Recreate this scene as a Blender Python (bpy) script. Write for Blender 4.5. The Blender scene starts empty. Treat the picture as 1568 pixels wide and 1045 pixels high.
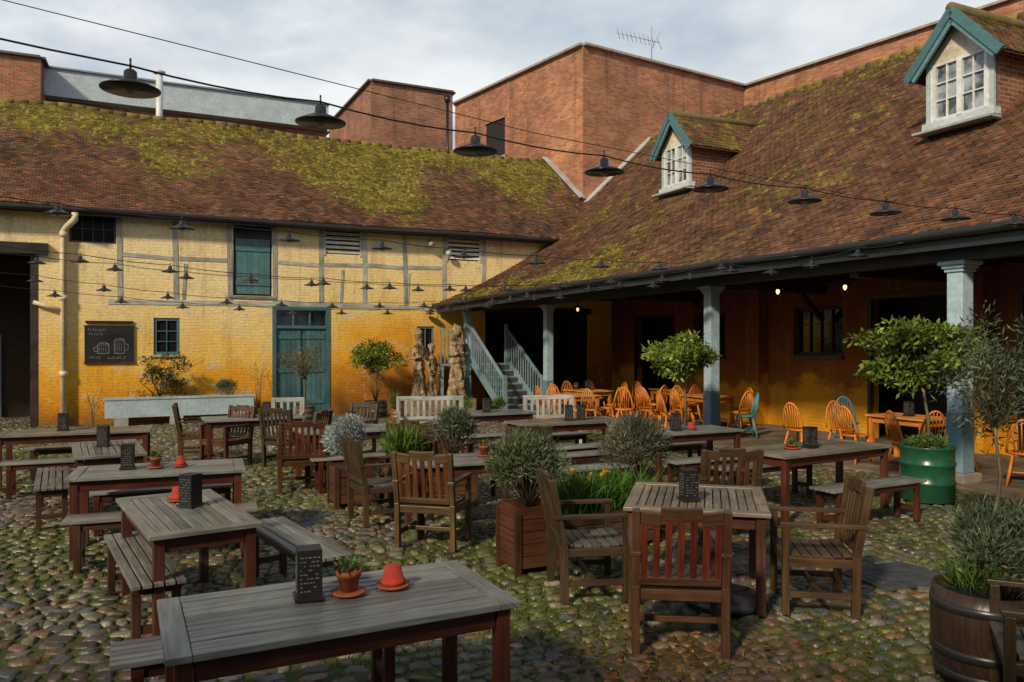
import bpy, math, numpy as np
from mathutils import Vector, Matrix
rng=np.random.default_rng(11)
R=math.radians
sc=bpy.context.scene
# ------------------------------------------------------------------ materials
def N(nt,t,**k):
    n=nt.nodes.new(t)
    for a,b in k.items(): setattr(n,a,b)
    return n
def newmat(name):
    m=bpy.data.materials.new(name); m.use_nodes=True
    nt=m.node_tree; nt.nodes.clear()
    out=N(nt,'ShaderNodeOutputMaterial'); p=N(nt,'ShaderNodeBsdfPrincipled')
    nt.links.new(p.outputs[0],out.inputs[0]); return m,nt,p
def noise(nt,vec,scale,detail=4,rough=.6):
    n=N(nt,'ShaderNodeTexNoise'); n.inputs['Scale'].default_value=scale; n.inputs['Detail'].default_value=detail
    n.inputs['Roughness'].default_value=rough
    if vec is not None: nt.links.new(vec,n.inputs['Vector'])
    return n.outputs['Fac']
def mrange(nt,v,a,b,c,d):
    n=N(nt,'ShaderNodeMapRange'); nt.links.new(v,n.inputs[0])
    for i,x in enumerate((a,b,c,d)): n.inputs[i+1].default_value=x
    return n.outputs[0]
def mixc(nt,fac,a,b,mode='MIX'):
    n=N(nt,'ShaderNodeMix',data_type='RGBA',blend_type=mode)
    for s,i in ((fac,0),(a,6),(b,7)):
        if isinstance(s,(int,float)): n.inputs[i].default_value=s
        elif isinstance(s,tuple): n.inputs[i].default_value=(*s,1)
        else: nt.links.new(s,n.inputs[i])
    return n.outputs[2]
def math_(nt,op,a,b=0.0):
    n=N(nt,'ShaderNodeMath',operation=op)
    for s,i in ((a,0),(b,1)):
        if isinstance(s,(int,float)): n.inputs[i].default_value=s
        else: nt.links.new(s,n.inputs[i])
    return n.outputs[0]
def bump(nt,p,h,strength,dist=.01):
    b=N(nt,'ShaderNodeBump'); b.inputs['Strength'].default_value=strength; b.inputs['Distance'].default_value=dist
    nt.links.new(h,b.inputs['Height']); nt.links.new(b.outputs[0],p.inputs['Normal'])
def grey(nt,v):
    c=N(nt,'ShaderNodeCombineColor')
    for i in range(3): nt.links.new(v,c.inputs[i])
    return c.outputs[0]
def colmat(name,rough=.6,metal=0,ns=6,amt=.35,bs=40,bst=.3,uvs=None,objvar=.12,spec=.5,trans=0,bdist=.004):
    m,nt,p=newmat(name)
    at=N(nt,'ShaderNodeAttribute',attribute_name='Col')
    tc=N(nt,'ShaderNodeTexCoord')
    if uvs:
        mp=N(nt,'ShaderNodeMapping'); mp.inputs['Scale'].default_value=(*uvs,1); nt.links.new(tc.outputs['UV'],mp.inputs[0]); vec=mp.outputs[0]
        n1=noise(nt,vec,1,5); nb=n1
    else:
        vec=tc.outputs['Object']; n1=noise(nt,vec,ns,4); nb=noise(nt,vec,bs,2) if bst else None
    f=mrange(nt,n1,.25,.75,1-amt,1+amt*.7)
    oi=N(nt,'ShaderNodeObjectInfo'); g=mrange(nt,oi.outputs['Random'],0,1,1-objvar,1+objvar)
    n2=noise(nt,tc.outputs['Object'],2.2,2); g2=mrange(nt,n2,.3,.7,1-amt*.5,1+amt*.4)
    k=math_(nt,'MULTIPLY',math_(nt,'MULTIPLY',f,g),g2)
    c=mixc(nt,1.0,at.outputs['Color'],grey(nt,k),'MULTIPLY')
    if name=='weathered_wood':
        n4=noise(nt,tc.outputs['Object'],5,4,.7); c=mixc(nt,mrange(nt,n4,.52,.74,0,.5),c,mixc(nt,1.0,c,(1.0,.70,.45),'MULTIPLY'))
        n5=noise(nt,tc.outputs['Object'],13,5,.75); c=mixc(nt,mrange(nt,n5,.58,.70,0,.35),c,(.03,.025,.02))
    nt.links.new(c,p.inputs['Base Color'])
    nt.links.new(mrange(nt,n2,.3,.7,max(.05,rough-.12),min(1,rough+.12)),p.inputs['Roughness'])
    p.inputs['Metallic'].default_value=metal; p.inputs['Specular IOR Level'].default_value=spec
    if bst: bump(nt,p,nb,bst,bdist)
    if trans:
        out=[n for n in nt.nodes if n.type=='OUTPUT_MATERIAL'][0]
        tr=N(nt,'ShaderNodeBsdfTranslucent'); nt.links.new(c,tr.inputs[0]); mx=N(nt,'ShaderNodeMixShader'); mx.inputs[0].default_value=trans
        nt.links.new(p.outputs[0],mx.inputs[1]); nt.links.new(tr.outputs[0],mx.inputs[2]); nt.links.new(mx.outputs[0],out.inputs[0])
    return m
M={}
M['wood']=colmat('weathered_wood',.42,uvs=(2.5,38),amt=.6,bst=.5)
M['paint']=colmat('old_paint',.5,ns=14,amt=.25,bs=60,bst=.2)
M['leaf']=colmat('leaf',.5,ns=4,amt=.3,bst=0,trans=.25,spec=.3)
M['metal']=colmat('enamel_metal',.35,ns=10,amt=.2,bst=0)
M['stone']=colmat('stone_clay',.8,ns=9,amt=.35,bs=50,bst=.4)
M['cobble']=colmat('cobble_stone',.42,ns=16,amt=.6,bs=38,bst=.8,objvar=0,bdist=.008,spec=.5)
M['tile']=colmat('clay_tile',.85,ns=1.1,amt=.35,bs=60,bst=.4,objvar=0,spec=.2)
M['lead']=colmat('lead_sheet',.45,ns=3,amt=.25,bst=.2)
m,nt,p=newmat('window_glass'); p.inputs['Base Color'].default_value=(.012,.014,.016,1); p.inputs['Roughness'].default_value=.08
tc=N(nt,'ShaderNodeTexCoord'); bump(nt,p,noise(nt,tc.outputs['Object'],3,2),.15,.02); M['glass']=m
m,nt,p=newmat('painted_reflection_glass'); p.inputs['Roughness'].default_value=.1
tc=N(nt,'ShaderNodeTexCoord'); nt.links.new(mixc(nt,mrange(nt,noise(nt,tc.outputs['Object'],2.5,3),.4,.6,0,1),(.05,.07,.08),(.36,.42,.45)),p.inputs['Base Color']); M['glass2']=m  # pale reflection in the panes is painted into the base colour
m,nt,p=newmat('lit_bulb'); p.inputs['Emission Color'].default_value=(1,.55,.25,1); p.inputs['Emission Strength'].default_value=2.2; M['bulb']=m
def brickmat(name,painted=None,mortar=(.34,.24,.17)):
    m,nt,p=newmat(name)
    at=N(nt,'ShaderNodeAttribute',attribute_name='Col'); tc=N(nt,'ShaderNodeTexCoord')
    nz=N(nt,'ShaderNodeTexNoise'); nz.inputs['Scale'].default_value=1.3; nt.links.new(tc.outputs['UV'],nz.inputs['Vector'])
    v=N(nt,'ShaderNodeVectorMath',operation='SCALE'); nt.links.new(nz.outputs['Color'],v.inputs[0]); v.inputs['Scale'].default_value=.04 if painted is None else .16
    va=N(nt,'ShaderNodeVectorMath',operation='ADD'); nt.links.new(tc.outputs['UV'],va.inputs[0]); nt.links.new(v.outputs[0],va.inputs[1])
    b=N(nt,'ShaderNodeTexBrick'); nt.links.new(va.outputs[0],b.inputs['Vector'])
    for k,x in (('Scale',1),('Mortar Size',.011),('Mortar Smooth',.3),('Brick Width',.23),('Row Height',.078)): b.inputs[k].default_value=x
    n1=noise(nt,tc.outputs['UV'],1.1,6); n2=noise(nt,tc.outputs['UV'],.35,4); n3=noise(nt,tc.outputs['UV'],14,4)
    b.inputs['Bias'].default_value=.0
    if painted is None:
        nt.links.new(at.outputs['Color'],b.inputs['Color1'])
        nt.links.new(mixc(nt,1.0,at.outputs['Color'],(.58,.50,.5),'MULTIPLY'),b.inputs['Color2'])
        b.inputs['Mortar'].default_value=(*mortar,1)
        k=math_(nt,'MULTIPLY',mrange(nt,n1,.3,.7,.75,1.2),mrange(nt,n2,.35,.65,.78,1.15))
        c=mixc(nt,1.0,b.outputs[0],grey(nt,k),'MULTIPLY')
        mp=N(nt,'ShaderNodeMapping'); mp.inputs['Scale'].default_value=(2.2,.12,1); nt.links.new(tc.outputs['UV'],mp.inputs[0])
        c=mixc(nt,mrange(nt,noise(nt,mp.outputs[0],1,5),.55,.72,0,.55),c,(.09,.055,.04))
    else:
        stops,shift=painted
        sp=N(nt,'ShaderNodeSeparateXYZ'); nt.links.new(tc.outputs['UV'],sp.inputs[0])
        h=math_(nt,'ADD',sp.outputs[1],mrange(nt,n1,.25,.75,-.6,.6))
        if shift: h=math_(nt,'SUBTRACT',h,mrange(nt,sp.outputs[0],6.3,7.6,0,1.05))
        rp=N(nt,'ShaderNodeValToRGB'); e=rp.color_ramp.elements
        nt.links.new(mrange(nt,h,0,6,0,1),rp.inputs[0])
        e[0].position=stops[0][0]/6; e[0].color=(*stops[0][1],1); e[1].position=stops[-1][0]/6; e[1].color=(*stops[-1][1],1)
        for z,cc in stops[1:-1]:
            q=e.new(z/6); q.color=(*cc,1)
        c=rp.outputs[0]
        c=mixc(nt,mrange(nt,n2,.45,.65,0,.5),c,mixc(nt,1.0,c,(.86,.78,.64) if shift else (.7,.6,.6),'MULTIPLY'))
        mp=N(nt,'ShaderNodeMapping'); mp.inputs['Scale'].default_value=(3,.35,1); nt.links.new(tc.outputs['UV'],mp.inputs[0])
        c=mixc(nt,mrange(nt,noise(nt,mp.outputs[0],1,6,.7),.52,.72,0,.55),c,(.36,.21,.07))
        if shift:
            c=mixc(nt,mrange(nt,noise(nt,tc.outputs['UV'],2.3,7,.75),.56,.61,0,.6),c,(.55,.50,.38))
            c=mixc(nt,mrange(nt,noise(nt,tc.outputs['UV'],5.2,6,.8),.60,.64,0,.6),c,(.36,.19,.08))
            c=mixc(nt,mrange(nt,sp.outputs[1],.0,.35,.6,0),c,(.10,.08,.03))
        fade=mrange(nt,noise(nt,tc.outputs['UV'],.8,3),.4,.62,.02,.17)
        c=mixc(nt,math_(nt,'MULTIPLY',b.outputs['Fac'],fade),c,(.28,.17,.07))
        k=mrange(nt,n3,.3,.7,.86,1.12); c=mixc(nt,1.0,c,grey(nt,k),'MULTIPLY')
    nt.links.new(c,p.inputs['Base Color']); p.inputs['Roughness'].default_value=.85; p.inputs['Specular IOR Level'].default_value=.25
    hh=math_(nt,'ADD',mrange(nt,b.outputs['Fac'],0,1,1,0),math_(nt,'ADD',mrange(nt,n3,0,1,0,.8),mrange(nt,n1,0,1,0,6)))
    bump(nt,p,hh,.55 if painted else .6,.012)
    return m
M['brick']=brickmat('red_brick')
M['lime']=brickmat('limewashed_wall',([(0,(.44,.17,.015)),(.55,(.66,.29,.015)),(1.1,(.78,.39,.03)),(1.6,(.82,.51,.10)),(2.4,(.84,.62,.25)),(3.4,(.86,.69,.36)),(6,(.88,.73,.44))],True))
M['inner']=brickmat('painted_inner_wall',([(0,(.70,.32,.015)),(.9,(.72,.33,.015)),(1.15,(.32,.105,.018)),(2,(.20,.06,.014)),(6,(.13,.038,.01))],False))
m,nt,p=newmat('earth_and_moss'); tc=N(nt,'ShaderNodeTexCoord')
g=mixc(nt,mrange(nt,noise(nt,tc.outputs['Object'],.8,5),.34,.54,0,1),(.035,.026,.014),(.085,.115,.012))
g=mixc(nt,mrange(nt,noise(nt,tc.outputs['Object'],30,4),.35,.65,0,.6),g,(.02,.017,.01)); nt.links.new(g,p.inputs['Base Color']); p.inputs['Roughness'].default_value=.9
bump(nt,p,noise(nt,tc.outputs['Object'],40,4),.8,.02); M['earth']=m
# ------------------------------------------------------------------ mesh builder
class MB:
    def __init__(s): s.V=[];s.L=[];s.T=[];s.C=[];s.M=[];s.U=[];s.S=[];s.n=0;s.mats=[]
    def add(s,V,F,col,mat='wood',uv=None,smooth=False):
        V=np.asarray(V,float).reshape(-1,3)
        if mat not in s.mats: s.mats.append(mat)
        mi=s.mats.index(mat)
        if isinstance(F,np.ndarray): tot=np.full(len(F),F.shape[1]); loops=F.reshape(-1)
        else: tot=np.array([len(f) for f in F]); loops=np.array([i for f in F for i in f])
        nf=len(tot); col=np.asarray(col,float)
        if col.ndim==1: col=np.tile(col,(nf,1))
        s.C.append(np.repeat(col[:,:3],tot,axis=0))
        if uv is None: uv=np.stack([V[:,0]+V[:,1]*.7,V[:,2]],1)
        s.U.append(np.asarray(uv,float)[loops])
        s.V.append(V); s.L.append(loops+s.n); s.T.append(tot); s.M.append(np.full(nf,mi)); s.S.append(np.full(nf,smooth)); s.n+=len(V)
    def obox(s,c,ax,ay,az,col,mat='wood'):
        c=np.array(c,float); A=[np.array(v,float) for v in (ax,ay,az)]
        sg=np.array([[x,y,z] for x in(-1,1) for y in(-1,1) for z in(-1,1)],float)
        V=c+.5*(sg[:,:1]*A[0]+sg[:,1:2]*A[1]+sg[:,2:]*A[2])
        F=np.array([[0,1,3,2],[4,6,7,5],[0,4,5,1],[2,3,7,6],[0,2,6,4],[1,5,7,3]])
        ln=[np.linalg.norm(a) for a in A]; k=int(np.argmax(ln)); o=[i for i in range(3) if i!=k]
        r=rng.random(2)*9
        uv=np.stack([.5*sg[:,k]*ln[k]+r[0], .5*sg[:,o[0]]*ln[o[0]]+.5*sg[:,o[1]]*ln[o[1]]+r[1]],1)
        j=1+(rng.random()-.5)*.22
        s.add(V,F,np.array(col)*j,mat,uv)
    def box(s,c,size,col,mat='wood',rz=0,rx=0,ry=0):
        m=Matrix.Rotation(rz,3,'Z')@Matrix.Rotation(ry,3,'Y')@Matrix.Rotation(rx,3,'X')
        s.obox(c,m@Vector((size[0],0,0)),m@Vector((0,size[1],0)),m@Vector((0,0,size[2])),col,mat)
    def bx(s,x0,x1,y0,y1,z0,z1,col,mat='wood'): s.box(((x0+x1)/2,(y0+y1)/2,(z0+z1)/2),(x1-x0,y1-y0,z1-z0),col,mat)
    def beam(s,p,q,w,h,col,mat='wood',up=(0,0,1)):
        p=Vector(p);q=Vector(q);d=q-p; u=Vector(up)
        if abs(d.normalized().dot(u))>.98: u=Vector((0,1,0))
        x=d.cross(u).normalized(); y=x.cross(d).normalized()
        s.obox((p+q)/2,d,x*w,y*h,col,mat)
    def tube(s,pts,rad,col,mat='wood',n=8,cap=True):
        P=[Vector(p) for p in pts]
        if not hasattr(rad,'__len__'): rad=[rad]*len(P)
        V=[];U=[];L=0
        for i,p in enumerate(P):
            t=(P[min(i+1,len(P)-1)]-P[max(i-1,0)]).normalized()
            a=t.orthogonal().normalized() if i==0 else (a-t*a.dot(t)).normalized()
            b=t.cross(a)
            if i: L+=(P[i]-P[i-1]).length
            for k in range(n):
                th=2*math.pi*k/n; V.append(p+(a*math.cos(th)+b*math.sin(th))*rad[i]); U.append((L,k/n*rad[i]*6.3))
        F=[(i*n+k,i*n+(k+1)%n,(i+1)*n+(k+1)%n,(i+1)*n+k) for i in range(len(P)-1) for k in range(n)]
        if cap: F+= [tuple(range(n))[::-1],tuple((len(P)-1)*n+k for k in range(n))]
        s.add([tuple(v) for v in V],F,col,mat,U,True)
    def lathe(s,prof,c,col,mat='stone',n=20,sx=1,sy=1,wob=None):
        V=[];U=[]
        for i,(r,z) in enumerate(prof):
            for k in range(n):
                th=2*math.pi*k/n; rr=r*(wob(th,z) if wob else 1); V.append((c[0]+rr*math.cos(th)*sx,c[1]+rr*math.sin(th)*sy,c[2]+z)); U.append((z,k/n*r*6.3))
        F=[(i*n+k,i*n+(k+1)%n,(i+1)*n+(k+1)%n,(i+1)*n+k) for i in range(len(prof)-1) for k in range(n)]
        F+=[tuple(range(n))[::-1],tuple((len(prof)-1)*n+k for k in range(n))]
        s.add(V,F,col,mat,U,True)
    def leaves(s,c,rad,n,L,W,cols,up=.3,out=.6,shell=.5,flat=0,mat='leaf'):
        c=np.array(c,float); rad=np.array(rad,float)
        d=rng.normal(size=(n,3)); d/=np.linalg.norm(d,axis=1)[:,None]
        r=rng.random(n)**(1-shell*.75)
        P=c+d*rad*r[:,None]
        t=d*out+rng.normal(size=(n,3))*.6+np.array([0,0,up]); t/=np.linalg.norm(t,axis=1)[:,None]
        q=np.cross(t,rng.normal(size=(n,3))); q/=np.linalg.norm(q,axis=1)[:,None]
        l=L*(.6+.8*rng.random(n))[:,None]; w=W*(.7+.6*rng.random(n))[:,None]
        V=np.stack([P,P+t*l*.5+q*w*.5,P+t*l,P+t*l*.5-q*w*.5],1).reshape(-1,3)
        F=np.arange(4*n).reshape(n,4)
        cols=np.array(cols); ci=cols[rng.integers(0,len(cols),n)]*(.65+.7*rng.random(n))[:,None]
        s.add(V,F,ci,mat)
    def mesh(s,name):
        me=bpy.data.meshes.new(name)
        V=np.concatenate(s.V);L=np.concatenate(s.L);T=np.concatenate(s.T)
        me.vertices.add(len(V)); me.vertices.foreach_set('co',V.astype(np.float32).ravel())
        me.loops.add(len(L)); me.loops.foreach_set('vertex_index',L.astype(np.int32))
        me.polygons.add(len(T)); st=np.concatenate([[0],np.cumsum(T)[:-1]]); me.polygons.foreach_set('loop_start',st.astype(np.int32))
        try: me.polygons.foreach_set('loop_total',T.astype(np.int32))
        except Exception: pass
        me.polygons.foreach_set('material_index',np.concatenate(s.M).astype(np.int32))
        me.polygons.foreach_set('use_smooth',np.concatenate(s.S))
        for k in s.mats: me.materials.append(M[k])
        uv=me.uv_layers.new(name='UVMap'); uv.data.foreach_set('uv',np.concatenate(s.U).astype(np.float32).ravel())
        C=np.concatenate(s.C); C=np.concatenate([np.clip(C,0,1),np.ones((len(C),1))],1)
        at=me.color_attributes.new('Col','FLOAT_COLOR','CORNER'); at.data.foreach_set('color',C.astype(np.float32).ravel())
        me.update(calc_edges=True); me.validate(); return me
    def obj(s,name,loc=(0,0,0),rz=0,parent=None,bevel=0):
        return place(s.mesh(name),name,loc,rz,parent,bevel)
def place(me,name,loc=(0,0,0),rz=0,parent=None,bevel=0):
    o=bpy.data.objects.new(name,me); sc.collection.objects.link(o); o.location=loc; o.rotation_euler=(0,0,rz)
    if parent: o.parent=parent
    if bevel:
        b=o.modifiers.new('bevel','BEVEL'); b.width=bevel; b.segments=2; b.limit_method='ANGLE'
    return o
def empty(name,loc,rz=0):
    o=bpy.data.objects.new(name,None); sc.collection.objects.link(o); o.location=loc; o.rotation_euler=(0,0,rz); return o
def sn(x,y,f=1.,seed=0):
    r=np.random.default_rng(seed); v=0
    for i in range(7):
        a=r.random()*6.28; k=f*(.6+1.8*r.random()); v=v+np.sin(k*(np.cos(a)*x+np.sin(a)*y)*2+r.random()*6.28)
    return v/3.2
def wallgrid(mb,ax,a0,a1,z0,z1,o,depth,holes,mat,col=(.5,.5,.5)):
    xs=sorted(set([a0,a1]+[h[0] for h in holes]+[h[1] for h in holes])); zs=sorted(set([z0,z1]+[h[2] for h in holes]+[h[3] for h in holes]))
    P=lambda a,z,y:(a,y,z) if ax=='y' else (y,a,z)
    V=[];F=[];U=[]
    def q(pts,uv): F.append(tuple(range(len(V),len(V)+4))); V.extend(pts); U.extend(uv)
    for i in range(len(xs)-1):
        for j in range(len(zs)-1):
            cx=(xs[i]+xs[i+1])/2; cz=(zs[j]+zs[j+1])/2
            if any(h[0]<cx<h[1] and h[2]<cz<h[3] for h in holes): continue
            a,b,c,d=xs[i],xs[i+1],zs[j],zs[j+1]
            q([P(a,c,o),P(b,c,o),P(b,d,o),P(a,d,o)],[(a,c),(b,c),(b,d),(a,d)])
    for h in holes:
        a,b,c,d=h
        for (p,r) in (((a,c),(a,d)),((a,d),(b,d)),((b,d),(b,c)),((b,c),(a,c))):
            q([P(p[0],p[1],o),P(r[0],r[1],o),P(r[0],r[1],o+depth),P(p[0],p[1],o+depth)],[p,r,(r[0]+.1,r[1]),(p[0]+.1,p[1])])
    mb.add(V,F,col,mat,U)
def wb(mb,ax,a0,a1,z0,z1,o0,o1,col,mat):
    if ax=='y': mb.bx(a0,a1,min(o0,o1),max(o0,o1),z0,z1,col,mat)
    else: mb.bx(min(o0,o1),max(o0,o1),a0,a1,z0,z1,col,mat)
def window(mb,ax,a0,a1,z0,z1,o,nx,nz,fw,col,bw=.02,gl='glass'):
    wb(mb,ax,a0+.002,a1-.002,z0+.002,z1-.002,o+.05,o+.06,(.02,.02,.02),gl)
    wb(mb,ax,a0,a0+fw,z0,z1,o,o+.045,col,'paint'); wb(mb,ax,a1-fw,a1,z0,z1,o,o+.045,col,'paint')
    wb(mb,ax,a0+fw,a1-fw,z0,z0+fw,o+.002,o+.045,col,'paint'); wb(mb,ax,a0+fw,a1-fw,z1-fw,z1,o+.002,o+.045,col,'paint')
    for i in range(1,nx):
        x=a0+fw+(a1-a0-2*fw)*i/nx; wb(mb,ax,x-bw/2,x+bw/2,z0+fw,z1-fw,o+.006,o+.045,col,'paint')
    for i in range(1,nz):
        z=z0+fw+(z1-z0-2*fw)*i/nz; wb(mb,ax,a0+fw,a1-fw,z-bw/2,z+bw/2,o+.01,o+.042,col,'paint')
def tiles(mb,S,a0,a1,t0,t1,rows,w,colfn,keep=None,lift=.028):
    dt=(t1-t0)/rows; n=int((a1-a0)/w)
    I,J=np.meshgrid(np.arange(rows),np.arange(n),indexing='ij'); I=I.ravel();J=J.ravel()
    a=a0+(J+(I%2)*.5)*w; tl=t0+I*dt+rng.normal(size=len(I))*dt*.06; tu=t0+(I+1.12)*dt
    k=np.ones(len(I),bool) if keep is None else keep(a+w/2,tl)
    a,tl,tu=a[k],tl[k],tu[k]; m=len(a); g=w*.03
    l1=lift*(.6+.8*rng.random(m)); l2=l1+rng.normal(size=m)*.004
    def P(a,t,l): x,y,z=S(a,t); return np.stack([x,y,z+l],1)
    V=np.stack([P(a+g,tl,l1),P(a+w-g,tl,l2),P(a+w-g,tu,.006),P(a+g,tu,.006),P(a+g,tl,l1-.024),P(a+w-g,tl,l2-.024)],1).reshape(-1,3)
    b=np.arange(m)[:,None]*6; F=np.concatenate([b+np.array([[0,1,2,3]]),b+np.array([[4,5,1,0]])],0)
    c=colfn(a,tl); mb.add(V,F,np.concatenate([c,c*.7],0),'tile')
def mosslumps(mb,S,a0,a1,n,mossf,keep):
    a=rng.uniform(a0,a1,n); t=rng.uniform(0.02,.99,n); k=(mossf(a,t)+rng.normal(size=n)*.12>.42)&keep(a,t); a,t=a[k],t[k]; m=len(a)
    x,y,z=S(a,t); P=np.stack([x+0*a,y+0*a,z+.03],1); r=(.02+.05*rng.random(m))[:,None]; V=[]
    K=6
    for q in range(K):
        an=q*6.283/K; V.append(P+np.stack([np.cos(an)*r[:,0]*(.7+.6*rng.random(m)),np.sin(an)*r[:,0]*(.7+.6*rng.random(m)),-.02+0*a],1)+0)
    # follow the slope
    V=[v for v in V]; e=1e-2; x2,y2,z2=S(a,t+e); sl=(z2-z)/np.maximum(1e-6,np.hypot(x2-x,y2-y)); dx=(x2-x);dy=(y2-y);L=np.maximum(1e-6,np.hypot(dx,dy)); 
    for v in V: v[:,2]+=((v[:,0]-P[:,0])*dx/L+(v[:,1]-P[:,1])*dy/L)*sl
    V.append(P+np.stack([0*a,0*a,.012+.02*rng.random(m)],1))
    VV=np.stack(V,1).reshape(-1,3); b=np.arange(m)[:,None]*(K+1)
    F=np.concatenate([b+np.array([[i,(i+1)%K,K]]) for i in range(K)])
    c=np.array([.23,.19,.03])*(.45+.8*rng.random(m))[:,None]; c[:,0]*=(.7+.4*rng.random(m)); mb.add(VV,F,np.tile(c,(K,1)),'tile',smooth=True)
def surf(mb,S,a0,a1,na,nt_,col,mat,off=-.03,t0=0,t1=1):
    A,T=np.meshgrid(np.linspace(a0,a1,na),np.linspace(t0,t1,nt_),indexing='ij'); x,y,z=S(A.ravel(),T.ravel()); V=np.stack([x,y,z+off],1)
    F=np.array([[i*nt_+j,(i+1)*nt_+j,(i+1)*nt_+j+1,i*nt_+j+1] for i in range(na-1) for j in range(nt_-1)]); mb.add(V,F,col,mat)
def tilecol(mossf,warm=1.0):
    def f(a,t):
        n=len(a); pal=np.array([(.135,.070,.044),(.11,.058,.040),(.175,.080,.047),(.21,.092,.05),(.08,.048,.036),(.14,.09,.065),(.12,.064,.042)])
        c=pal[rng.integers(0,7,n)]*(.72+.56*rng.random(n))[:,None]*warm
        pt=np.clip(.5+.6*sn(a,t*5,.5,77),0,1)[:,None]; c=c*(1-.3*pt)+np.array((.20,.085,.045))*.3*pt
        m=np.clip(mossf(a,t)+rng.normal(size=n)*.2,0,.92)[:,None]
        mc=np.array([.22,.18,.028])*(.45+.85*rng.random(n))[:,None]
        return c*(1-m)+mc*m
    return f
TEAL=(.055,.135,.15); PALE=(.36,.50,.56); WHITE=(.72,.74,.74); BLACK=(.012,.012,.012)
def leftF(s,d,z=0):
    return (-11+.8988*s-.4384*d,18.5+.4384*s+.8988*d,z)
def rightF(d,a,z=0):
    return (6.375+.908*d-.419*a,10+.419*d+.908*a,z)
AL=R(26.0); AR=R(24.77)
# ------------------------------------------------------------------ left building
LB=empty('old_stable_building',(-11,18.5,0),AL)
w=MB()
holes=[(.47,1.48,4.41,5.1),(4.19,5.17,3.23,5.08),(6.53,7.58,4.43,5.12),(10.1,11.2,4.42,5.12),(2.31,2.91,1.70,2.62),(5.17,6.69,0,2.97),(9.2,9.73,1.53,2.47),(-6,-.15,-.05,4.15),(11.35,15.0,-.05,2.95)]
wallgrid(w,'y',-10,15.9,-.1,5.4,0,.16,holes,'lime')
w.bx(-10,15.7,6.9,7.1,-.1,5.3,(.3,.14,.08),'brick'); w.bx(-10.2,-10,0,7,-.1,5.3,(.3,.14,.08),'brick')
w.obj('front_wall',parent=LB)
w=MB(); D=(.03,.025,.02)
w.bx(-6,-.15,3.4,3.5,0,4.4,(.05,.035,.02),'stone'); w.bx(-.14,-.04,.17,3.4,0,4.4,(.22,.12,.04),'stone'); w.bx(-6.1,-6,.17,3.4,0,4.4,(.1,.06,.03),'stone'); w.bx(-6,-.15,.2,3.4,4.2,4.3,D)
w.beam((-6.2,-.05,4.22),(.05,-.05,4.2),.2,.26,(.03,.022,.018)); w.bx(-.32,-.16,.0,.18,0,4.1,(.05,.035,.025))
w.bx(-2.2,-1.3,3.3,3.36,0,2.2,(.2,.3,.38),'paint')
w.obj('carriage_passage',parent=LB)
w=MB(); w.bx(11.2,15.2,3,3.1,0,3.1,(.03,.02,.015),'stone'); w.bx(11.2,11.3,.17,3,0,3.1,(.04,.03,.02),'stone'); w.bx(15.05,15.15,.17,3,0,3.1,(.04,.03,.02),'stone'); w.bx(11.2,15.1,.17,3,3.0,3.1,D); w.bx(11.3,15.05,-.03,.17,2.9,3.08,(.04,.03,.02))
w.obj('added_dark_recess',parent=LB)  # dark recess added to give the deep shade under the colonnade
w=MB()
def tim(x0,z0,x1,z1,wd=.11):
    k=.8+.4*rng.random(); w.beam((x0,.0,z0),(x1,.0,z1),.03,wd,(.40*k,.40*k,.34*k),'wood',up=(0,0,1) if abs(x1-x0)>abs(z1-z0) else (1,0,0))
for x in (1.56,2.83,4.12,5.24,6.46,7.66,8.86,10.02,11.28): tim(x,3.08,x+(rng.random()-.5)*.09,5.25,.12)
for x in (3.0,8.9,7.0): tim(x,3.1,x+.05,3.0+1.0,.08)
for a,b in ((1.62,2.77),(2.9,4.06),(5.3,6.4),(6.52,7.6),(7.72,8.8),(8.92,9.96)): tim(a,4.12+rng.random()*.08,b,4.1+rng.random()*.08,.10)
tim(1.3,3.0,5.3,3.03,.13); tim(5.3,3.04,9,3.0,.13); tim(9,3.0,11.3,3.02,.11)
w.obj('wall_timbers',parent=LB)
w=MB()
window(w,'y',.47,1.48,4.41,5.1,.08,4,2,.05,(.05,.05,.045)); window(w,'y',2.31,2.91,1.7,2.62,.03,2,3,.07,TEAL); window(w,'y',9.2,9.73,1.53,2.47,.03,2,1,.06,(.12,.2,.2))
w.bx(2.24,2.98,-.05,.02,1.64,1.70,(.35,.3,.2),'paint')
for x0,x1 in ((6.53,7.58),(10.1,11.2)):
    w.bx(x0,x1,.12,.14,4.42,5.13,(.02,.02,.02),'paint')
    for z in np.arange(4.5,5.1,.125): w.box(((x0+x1)/2,.05,z),(x1-x0-.02,.022,.075),(.78,.72,.58),'paint',rx=R(-22))
    for x in (x0+.02,x1-.02): w.bx(x-.03,x+.03,-.02,.03,4.38,5.15,(.45,.42,.33),'paint')
w.obj('windows_and_vents',parent=LB)
w=MB() # doors
w.bx(4.2,5.16,.14,.15,3.24,5.07,BLACK,'paint')
for i in range(6): x=4.25+i*.145; w.bx(x,x+.14,.06,.09,3.28,4.72,(.07,.17,.18),'paint')
w.bx(4.25,5.12,.035,.06,3.5,3.62,(.06,.15,.16),'paint'); w.bx(4.25,5.12,.035,.06,4.4,4.52,(.06,.15,.16),'paint')
w.bx(4.1,5.26,-.03,.1,3.15,3.22,(.2,.22,.18),'wood')
w.bx(5.17,5.27,-.03,.1,0,2.97,TEAL,'paint'); w.bx(6.59,6.69,-.03,.1,0,2.97,TEAL,'paint'); w.bx(5.27,6.59,-.028,.1,2.87,2.97,TEAL,'paint'); w.bx(5.27,6.59,-.02,.1,2.38,2.46,TEAL,'paint')
w.bx(5.27,6.59,.1,.12,2.4,2.9,(.01,.01,.01),'glass')
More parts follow.
